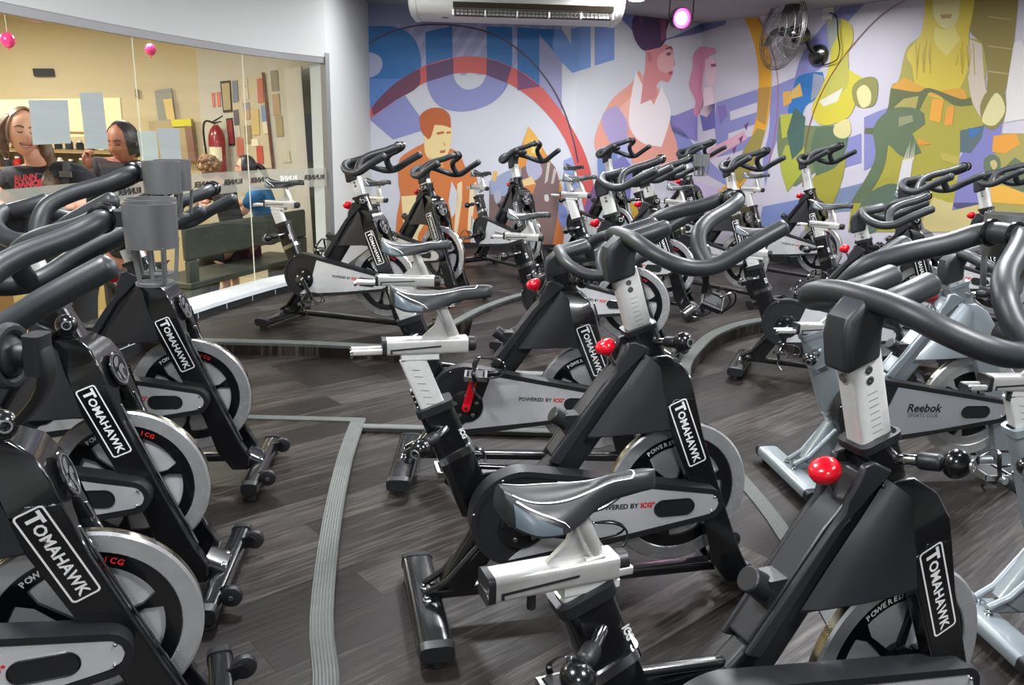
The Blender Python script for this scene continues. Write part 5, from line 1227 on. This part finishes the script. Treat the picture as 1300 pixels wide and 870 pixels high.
def head(mb, c, fwd, H, SK, smile=False, lips=(176, 84, 84), tilt=0, brow=(60, 40, 34)):
    """head of height H (chin to crown) centred at c, looking along fwd"""
    c = Vector(c); f = Vector(fwd).normalized(); up = Vector((0, 0, 1)); r = f.cross(up).normalized(); up = r.cross(f).normalized()
    up = (up * math.cos(tilt) + r * math.sin(tilt)).normalized(); r = f.cross(up).normalized()
    def W(x, y, z): return c + r * x * H + f * y * H + up * z * H
    n, k = 36, 28; vs = []
    for i in range(k + 1):
        ph = math.pi * i / k
        for j in range(n):
            th = 2 * math.pi * j / n; x = math.sin(ph) * math.cos(th); y = math.sin(ph) * math.sin(th); z = math.cos(ph)
            X, Y, Z = x * .345, y * .40, z * .5
            if z < 0: X *= 1 - .42 * (-z) ** 1.6; Y = Y * (1 - .30 * (-z) ** 2) + .05 * (-z)
            if y > .3:
                g = lambda a, b_, s1, s2: math.exp(-((x - a) / s1) ** 2 - ((z - b_) / s2) ** 2)
                Y += .075 * g(0, -.20, .13, .14) + .04 * g(0, -.02, .10, .2) - .035 * (g(.38, .06, .20, .12) + g(-.38, .06, .20, .12)) + .02 * g(0, -.52, .25, .10) - .018 * g(0, -.36, .2, .06) + .03 * g(0, -.86, .25, .16)
                Y += .014 * (g(.5, -.22, .2, .18) + g(-.5, -.22, .2, .18))
            vs.append(W(X, Y, Z))
    mb.add(vs, [(i * n + j, i * n + (j + 1) % n, (i + 1) * n + (j + 1) % n, (i + 1) * n + j) for i in range(k) for j in range(n)], SK)
    DK = mat('lash_%d_%d_%d' % brow, brow, .5); LP = mat('lips_%d_%d_%d' % lips, lips, .4); TE = mat('teeth', (238, 232, 222), .3)
    for s in (-1, 1):
        mb.sweep([W(s * (.06 + .12 * t), .375 - .05 * t * t * 1.6, .035 - .03 * math.sin(t * math.pi) * (1 if smile else .4)) for t in (0, .25, .5, .75, 1)], .012 * H, DK, n=6)
        mb.sweep([W(s * (.05 + .16 * t), .395 - .07 * t * t, .125 + .03 * math.sin(t * math.pi)) for t in (0, .3, .6, 1)], .012 * H, DK, n=6)
        mb.ball(W(s * .34, -.01, -.02), .07 * H, SK, (.5, .8, 1.2), 12, 8)
    wq = .115 if smile else .075
    A_ = [W(wq * t, .405 - .06 * t * t, -.255 + (.035 * t * t if smile else 0)) for t in (-1, -.5, 0, .5, 1)]; B_ = [W(wq * t, .400 - .06 * t * t, -.300 + (.075 * t * t if smile else .02 * t * t)) for t in (-1, -.5, 0, .5, 1)]
    mb.sweep(A_, .014 * H, LP, n=6); mb.sweep(B_, .016 * H, LP, n=6)
    if smile: mb.add([p + f * .002 for p in A_] + [p + f * .002 for p in B_], [(i, i + 1, i + 6, i + 5) for i in range(4)], TE)
    return W
def cap_hair(mb, W, M_, front=.16, low=.66, s=1.0):
    n, k = 28, 16; vs = []
    for i in range(k + 1):
        ph = math.pi * low * i / k
        for j in range(n + 1):
            fo = front * min(1, max(0, (i - 3) / 4)) ** .6
            th = math.pi * (.5 + fo) + math.pi * (2 - 2 * fo) * j / n
            vs.append(W(math.sin(ph) * math.cos(th) * .375 * s, math.sin(ph) * math.sin(th) * .425 * s - .02, math.cos(ph) * .535 * s))
    mb.add(vs, [(i * (n + 1) + j, i * (n + 1) + j + 1, (i + 1) * (n + 1) + j + 1, (i + 1) * (n + 1) + j) for i in range(k) for j in range(n)], M_)
def locks(mb, W, strands, m, r=.045):
    for st in strands: mb.sweep(catmull([W(*p) for p in st], 4), [r * (1 - .5 * abs(2 * i / (4 * (len(st) - 1)) - .8)) for i in range(4 * (len(st) - 1) + 1)], m, n=8)
def hand(mb, c, d, n_, SK, L=.17, curl=.7):
    """palm at c pointing along d, palm normal n_, four unequal bent fingers and a thumb"""
    c = Vector(c); d = Vector(d).normalized(); n_ = Vector(n_); n_ = (n_ - d * n_.dot(d)).normalized(); s = d.cross(n_)
    mb.sweep([c - d * .01, c + d * L * .25, c + d * L * .5], 1, SK, n=14, sq=(.042, .017, 3), side=n_)
    for i, (o, l) in enumerate(((-.030, .40), (-.010, .46), (.010, .43), (.029, .34))):
        p = c + d * L * .48 + s * o; q = p + (d * math.cos(curl * .6) + n_ * math.sin(curl * .6)) * L * l * .45; e_ = q + (d * math.cos(curl * 1.8) + n_ * math.sin(curl * 1.8)) * L * l * .33; g = e_ + (d * math.cos(curl * 2.8) + n_ * math.sin(curl * 2.8)) * L * l * .25
        mb.sweep([p - d * .01, p, q, e_, g], [.0095, .0095, .009, .008, .0068], SK, n=8)
    p = c + d * L * .12 - s * .035; mb.sweep([p, p - s * .022 + d * .025, p - s * .026 + d * .052 + n_ * .012, p - s * .018 + d * .072 + n_ * .02], [.013, .011, .010, .008], SK, n=8)
def at(u, v, y): return at_y(u, v, y)
SK1, SK2, SK3 = mat('light_skin', (226, 168, 140), .5), mat('brown_skin', (158, 100, 78), .5), mat('fair_skin', (220, 166, 142), .5)
NAVY = mat('black_tshirt_cloth', (28, 29, 40), .8, bump=(60, .2)); BLKC = mat('black_cloth', (26, 26, 30), .8); BLUC = mat('blue_tshirt_cloth', (38, 104, 158), .75); MARC = mat('maroon_shorts_cloth', (98, 24, 68), .75)
HB, HBK, HC = mat('brown_hair', (98, 70, 52), .45, noise=(60, .3)), mat('black_hair', (32, 26, 28), .4, noise=(60, .3)), mat('curly_brown_hair', (122, 88, 58), .6, noise=(50, .3))
# --- smiling woman
Y1 = 5.0; H1 = (at(30, 139, Y1) - at(30, 196, Y1)).length * 1.04
m = MB(); hc_ = at(30, 168, Y1); tc = (CAMP - hc_); tc.z = 0; tc.normalize(); lf = Vector((-tc.y, tc.x, 0))      # lf points to picture right... checked by use
if px(hc_ + lf * .2)[0] < px(hc_)[0]: lf = -lf
WH = head(m, hc_, tc + lf * .12 + Vector((0, 0, -.05)), H1, SK1, smile=True, tilt=-.10)
sh = at(60, 226, Y1 + .06)
nd = {'pel': (sh + Vector((0, .05, -.62)), .15), 'waist': (sh + Vector((0, .02, -.38)), .135), 'chest': (sh + Vector((0, 0, -.15)), .15), 'neckb': (sh + Vector((-.02, 0, .02)), .075), 'neck': (sh * .45 + hc_ * .55 + tc * -.03 + Vector((0, 0, -.03)), .055), 'hd': (hc_ - tc * .03 + Vector((0, 0, -.02)), .06),
      'shR': (at(101, 224, Y1 + .05), .075), 'elR': (at(126, 250, Y1 - .08), .048), 'wrR': (at(92, 262, Y1 - .30), .032),
      'shL': (at(17, 226, Y1), .07), 'elL': (at(2, 262, Y1 - .05), .048), 'wrL': (at(24, 280, Y1 - .28), .032),
      'hipR': (sh + Vector((.10, .05, -.70)), .10), 'kneeR': (sh + Vector((.11, .02, -1.02)), .07), 'ankR': (Vector((sh.x + .11, sh.y + .05, LZ + .08)), .045), 'toeR': (Vector((sh.x + .15, sh.y - .12, LZ + .04)), .04),
      'hipL': (sh + Vector((-.10, .05, -.70)), .10), 'kneeL': (sh + Vector((-.11, .02, -1.02)), .07), 'ankL': (Vector((sh.x - .11, sh.y + .05, LZ + .08)), .045), 'toeL': (Vector((sh.x - .07, sh.y - .12, LZ + .04)), .04)}
ed = [('pel', 'waist'), ('waist', 'chest'), ('chest', 'neckb'), ('neckb', 'neck'), ('neck', 'hd'), ('neckb', 'shR'), ('shR', 'elR'), ('elR', 'wrR'), ('neckb', 'shL'), ('shL', 'elL'), ('elL', 'wrL'), ('pel', 'hipR'), ('hipR', 'kneeR'), ('kneeR', 'ankR'), ('ankR', 'toeR'), ('pel', 'hipL'), ('hipL', 'kneeL'), ('kneeL', 'ankL'), ('ankL', 'toeL')]
v_, f_ = skin_geo(nd, ed, 'pel'); m.add(v_, f_, SK1)
hand(m, nd['wrR'][0], (-.9, -.3, -.1), (0, 0, -1), SK1); hand(m, nd['wrL'][0], (.9, -.3, -.1), (0, 0, -1), SK1)
def person(mb, label):
    me = mb.mesh('person', ang=180); return tag(link('person', me), label, 'person')
pr = person(m, 'smiling woman in a black T-shirt with long brown hair behind the glass')
def grow(nd, d, keys=None): return {k: (v[0], (v[1] + (d if not isinstance(d, dict) else d.get(k, .018)))) for k, v in nd.items() if keys is None or k in keys}
def cut_e(ed, keys): return [e for e in ed if e[0] in keys and e[1] in keys]
def garment(name, nd, ed, keys, d, M_, extra=None, root='pel'):
    q = grow(nd, d, keys); e_ = cut_e(ed, keys)
    if extra:
        for k, (a, b_, t, r) in extra.items(): q[k] = (nd[a][0].lerp(nd[b_][0], t), r); e_ = e_ + [(a, k)]
    v_, f_ = skin_geo(q, e_, root); mb = MB(); mb.add(v_, f_, M_); return link(name, mb.mesh(name, ang=180), pr)
o = garment('tshirt', nd, ed, ('pel', 'waist', 'chest', 'neckb', 'shR', 'shL'), .022, NAVY, {'sR': ('shR', 'elR', .72, .082), 'sL': ('shL', 'elL', .6, .080)})
garment('trousers', nd, ed, ('pel', 'hipR', 'kneeR', 'ankR', 'hipL', 'kneeL', 'ankL'), .016, BLKC)
mt = MB(); a = at(30, 236, Y1 - .22); mt_r = (at(60, 233, Y1 - .22) - a).normalized()
put_text(mt, 'RUNN', .048, mat('coral_print', (232, 70, 90), .5), at(32, 226, Y1 - .22), mt_r, (0, 0, 1), bold=.002, shear=.15); put_text(mt, 'DANCE', .048, mat('coral_print', (232, 70, 90), .5), at(35, 234, Y1 - .22), mt_r, (0, 0, 1), bold=.003, shear=.15)
link('shirt_print', mt.mesh('shirt_print', flat=True), o)
m = MB(); cap_hair(m, WH, HB, .31, .66, 1.04)
st = []
for i in range(16):
    a = i / 15
    st.append([(-.32 - .04 * a, .10 - .3 * a, .25), (-.38, .02 - .3 * a, 0), (-.42 - .06 * math.sin(i), .05 - .2 * a, -.4), (-.44 - .16 * a, .30 - .1 * a + .05 * math.sin(i * 2), -.72), (-.30 - .34 * a, .62 - .05 * a, -1.0), (-.36 - .22 * a + .06 * math.cos(i * 3), .70, -1.35)])
for i in range(9):
    a = i / 8; st.append([(.26 + .03 * a, .10 - .3 * a, .3), (.37 + .03 * a, .0 - .2 * a, .05), (.40 + .05 * math.sin(i), -.05, -.3), (.30, -.14, -.58)])
locks(m, WH, st, HB, .032); link('hair', m.mesh('hair', ang=180), pr)
m = MB(); s0_ = at(82, 216, Y1 - .10); m.sweep(catmull([at(84, 207, Y1 + .02), at(84, 218, Y1 - .14), at(82, 240, Y1 - .19), at(80, 275, Y1 - .17)], 5), 1, BLKC, n=8, sq=(.004, .022, 3), side=lf); m.box(at(83, 221, Y1 - .185), (.07, .01, .035), CHR); link('bag_strap', m.mesh('bag_strap'), pr)
# --- second woman, looking down to the left
Y2 = 5.85; H2 = (at(148, 153, Y2) - at(148, 206, Y2)).length; m = MB(); hc2 = at(157, 181, Y2)
tc = (CAMP - hc2); tc.z = 0; tc.normalize(); lf = Vector((-tc.y, tc.x, 0)); lf = lf if px(hc2 + lf * .2)[0] > px(hc2)[0] else -lf
WH2 = head(m, hc2, tc * .75 - lf * .62 + Vector((0, 0, -.22)), H2, SK2, lips=(150, 74, 66), brow=(30, 22, 20))
c0 = at(150, 222, Y2 + .05)
nd = {'pel': (c0 + Vector((0, .05, -.66)), .15), 'waist': (c0 + Vector((0, .02, -.40)), .13), 'chest': (c0 + Vector((0, 0, -.14)), .145), 'neckb': (c0 + Vector((0, 0, .03)), .07), 'neck': (c0.lerp(hc2, .5), .052), 'hd': (hc2, .06),
      'shR': (at(173, 215, Y2 + .05), .07), 'elR': (at(180, 252, Y2 + .0), .045), 'wrR': (at(150, 262, Y2 - .28), .03),
      'shL': (at(126, 212, Y2), .07), 'elL': (at(112, 240, Y2 - .1), .045), 'wrL': (at(112, 212, Y2 - .25), .03),
      'hipR': (c0 + Vector((.10, .05, -.75)), .1), 'kneeR': (c0 + Vector((.11, .02, -1.02)), .07), 'ankR': (Vector((c0.x + .11, c0.y + .05, LZ + .08)), .045), 'toeR': (Vector((c0.x + .13, c0.y - .12, LZ + .04)), .04),
      'hipL': (c0 + Vector((-.10, .05, -.75)), .1), 'kneeL': (c0 + Vector((-.11, .02, -1.02)), .07), 'ankL': (Vector((c0.x - .11, c0.y + .05, LZ + .08)), .045), 'toeL': (Vector((c0.x - .09, c0.y - .12, LZ + .04)), .04)}
v_, f_ = skin_geo(nd, ed, 'pel'); m.add(v_, f_, SK2); hand(m, nd['wrL'][0], (0, -.1, 1), (1, 0, 0), SK2, curl=1.0); hand(m, nd['wrR'][0], (-.9, -.3, 0), (0, 0, -1), SK2)
pr = person(m, 'woman in black with dark tied hair looking down, beside the smiling woman')
garment('tshirt', nd, ed, ('pel', 'waist', 'chest', 'neckb', 'shR', 'shL'), .022, NAVY, {'sR': ('shR', 'elR', .7, .075), 'sL': ('shL', 'elL', .7, .075)})
garment('trousers', nd, ed, ('pel', 'hipR', 'kneeR', 'ankR', 'hipL', 'kneeL', 'ankL'), .016, BLKC)
m = MB(); cap_hair(m, WH2, HBK, .28); m.ball(WH2(0, -.36, -.18), .2 * H2, HBK, (1, 1, 1.4)); link('hair', m.mesh('hair', ang=180), pr)
# --- seated child
Y3 = 7.62; H3 = (at(264, 199, Y3) - at(264, 228, Y3)).length; m = MB(); hc3 = at(266, 214, Y3)
WH3 = head(m, hc3, Vector((-.75, -.35, -.42)), H3, SK3, brow=(90, 60, 40)); c0 = at(282, 243, Y3 + .02)
seatz = LZ + sz + .03
nd = {'pel': (Vector((c0.x + .10, c0.y + .12, seatz + .10)), .11), 'chest': (c0 + Vector((.02, .02, -.08)), .10), 'neckb': (c0 + Vector((-.02, 0, .05)), .06), 'neck': (c0.lerp(hc3, .55), .042), 'hd': (hc3, .05),
      'shR': (at(290, 236, Y3 - .05), .05), 'elR': (at(286, 262, Y3 - .12), .036), 'wrR': (at(262, 262, Y3 - .16), .026), 'shL': (at(272, 236, Y3 + .12), .05), 'elL': (at(262, 258, Y3 + .15), .036), 'wrL': (at(250, 258, Y3 + .05), .026),
      'kneeR': (Vector((c0.x - .25, c0.y + .10, seatz + .07)), .065), 'ankR': (Vector((c0.x - .27, c0.y + .12, LZ + .09)), .04), 'toeR': (Vector((c0.x - .38, c0.y + .08, LZ + .04)), .035),
      'kneeL': (Vector((c0.x - .22, c0.y + .26, seatz + .07)), .065), 'ankL': (Vector((c0.x - .24, c0.y + .26, LZ + .09)), .04), 'toeL': (Vector((c0.x - .35, c0.y + .24, LZ + .04)), .035)}
ed3 = [('pel', 'chest'), ('chest', 'neckb'), ('neckb', 'neck'), ('neck', 'hd'), ('neckb', 'shR'), ('shR', 'elR'), ('elR', 'wrR'), ('neckb', 'shL'), ('shL', 'elL'), ('elL', 'wrL'), ('pel', 'kneeR'), ('kneeR', 'ankR'), ('ankR', 'toeR'), ('pel', 'kneeL'), ('kneeL', 'ankL'), ('ankL', 'toeL')]
v_, f_ = skin_geo(nd, ed3, 'pel'); m.add(v_, f_, SK3); hand(m, nd['wrR'][0], (-1, 0, .1), (0, 0, -1), SK3, .13); hand(m, nd['wrL'][0], (-1, 0, .1), (0, 0, -1), SK3, .13)
pr = person(m, 'child with curly brown hair and black top sitting on the bench, head bent')
garment('black_top', nd, ed3, ('pel', 'chest', 'neckb', 'shR', 'shL'), .016, BLKC, {'sR': ('shR', 'elR', .8, .05), 'sL': ('shL', 'elL', .8, .05)}); garment('trousers', nd, ed3, ('pel', 'kneeR', 'ankR', 'kneeL', 'ankL'), .012, BLKC)
m = MB(); cap_hair(m, WH3, HC, .24, .66, 1.05); random.seed(3)
for i in range(70):
    th = math.pi * (.64 + 1.72 * random.random()); ph = math.pi * (.05 + .6 * random.random()); m.ball(WH3(math.sin(ph) * math.cos(th) * .42, math.sin(ph) * math.sin(th) * .46 - .02, math.cos(ph) * .56), .085 * H3 * (1 + .4 * random.random()), HC, n=8, k=6)
link('hair', m.mesh('hair', ang=180), pr)
# --- seated woman in blue
Y4 = 7.98; H4 = (at(318, 198, Y4) - at(318, 228, Y4)).length; m = MB(); hc4 = at(313, 213, Y4)
WH4 = head(m, hc4, Vector((-.82, -.42, -.12)), H4, SK3, brow=(50, 34, 30)); c0 = at(334, 252, Y4 + .05)
nd = {'pel': (Vector((c0.x + .02, c0.y + .08, seatz + .12)), .14), 'waist': (c0 + Vector((.03, .03, -.24)), .12), 'chest': (c0 + Vector((0, .0, -.06)), .125), 'neckb': (c0 + Vector((-.03, 0, .08)), .06), 'neck': (c0.lerp(hc4, .6), .045), 'hd': (hc4, .05),
      'shR': (at(322, 248, Y4 - .12), .055), 'elR': (at(308, 272, Y4 - .12), .04), 'wrR': (at(286, 262, Y4 - .08), .028), 'shL': (at(338, 244, Y4 + .2), .055), 'elL': (at(320, 262, Y4 + .25), .04), 'wrL': (at(292, 256, Y4 + .15), .028),
      'kneeR': (Vector((c0.x - .48, c0.y + .02, seatz + .10)), .075), 'ankR': (Vector((c0.x - .42, c0.y + .02, LZ + .10)), .045), 'toeR': (Vector((c0.x - .56, c0.y - .02, LZ + .045)), .04),
      'kneeL': (Vector((c0.x - .44, c0.y + .12, seatz + .10)), .07), 'ankL': (Vector((c0.x - .36, c0.y + .13, LZ + .10)), .042), 'toeL': (Vector((c0.x - .50, c0.y + .12, LZ + .045)), .038)}
ed4 = [('pel', 'waist'), ('waist', 'chest')] + ed3[1:]
v_, f_ = skin_geo(nd, ed4, 'pel'); m.add(v_, f_, SK3); hand(m, nd['wrR'][0], (-1, 0, .2), (0, .3, 1), SK3, .15); hand(m, nd['wrL'][0], (-1, 0, .2), (0, -.3, 1), SK3, .15)
pr = person(m, 'woman in a blue T-shirt and maroon shorts sitting sideways on the bench')
garment('tshirt', nd, ed4, ('pel', 'waist', 'chest', 'neckb', 'shR', 'shL'), .018, BLUC, {'sR': ('shR', 'elR', .7, .062), 'sL': ('shL', 'elL', .7, .062)})
garment('shorts', nd, ed4, ('pel', 'kneeR', 'kneeL'), .024, MARC)
for kk in ('R', 'L'):
    a, b_ = nd['ank' + kk][0], nd['toe' + kk][0]; mm = MB(); mm.sweep([a + Vector((.04, 0, -.055)), a + Vector((0, 0, -.04)), b_ + Vector((.03, 0, 0)), b_ + Vector((-.04, 0, -.005))], [.038, .052, .046, .03], mat('grey_sneaker', (120, 124, 136), .6), n=12); link('sneaker', mm.mesh('sneaker'), pr)
m = MB(); cap_hair(m, WH4, HBK, .28, .64, 1.03); st = [[(.1 * math.sin(i), -.40, .1), (.12 * math.sin(i * 2), -.62, -.1), (.1 * math.cos(i), -.75, -.5), (.12 * math.sin(i * 3), -.72, -1.0)] for i in range(9)]
locks(m, WH4, st, HBK, .03); link('hair', m.mesh('hair', ang=180), pr)

# clamp accessory on the nearest left bike's handlebar
bpy.context.view_layer.update()
m = MB(); a = at_y(2, 452, 1.12); q = at_y(40, 452, 1.12); ax_ = (q - a).normalized()
m.ball(a, .032, FOAM, (1, 1, 1.1)); m.cyl(a, q, .020, MBK)
m.sweep([a + Vector((0, math.cos(R_(t_)), math.sin(R_(t_)))) * .042 + ax_ * .012 for t_ in range(0, 360, 20)], .008, FOAM, n=8, closed=True)
m.sweep(catmull([at_y(46, 428, 1.11), at_y(56, 450, 1.11), at_y(60, 478, 1.11), at_y(50, 505, 1.12), at_y(30, 530, 1.14)], 4), 1, MBK, n=12, sq=(.008, .016, 4), side=(0, 1, 0))
m.beam(at_y(46, 424, 1.11), at_y(50, 474, 1.11), .028, .04, MBK, p=4)
o = link('bar_clamp', m.mesh('bar_clamp'), NEARL); o.matrix_parent_inverse = NEARL.matrix_world.inverted()
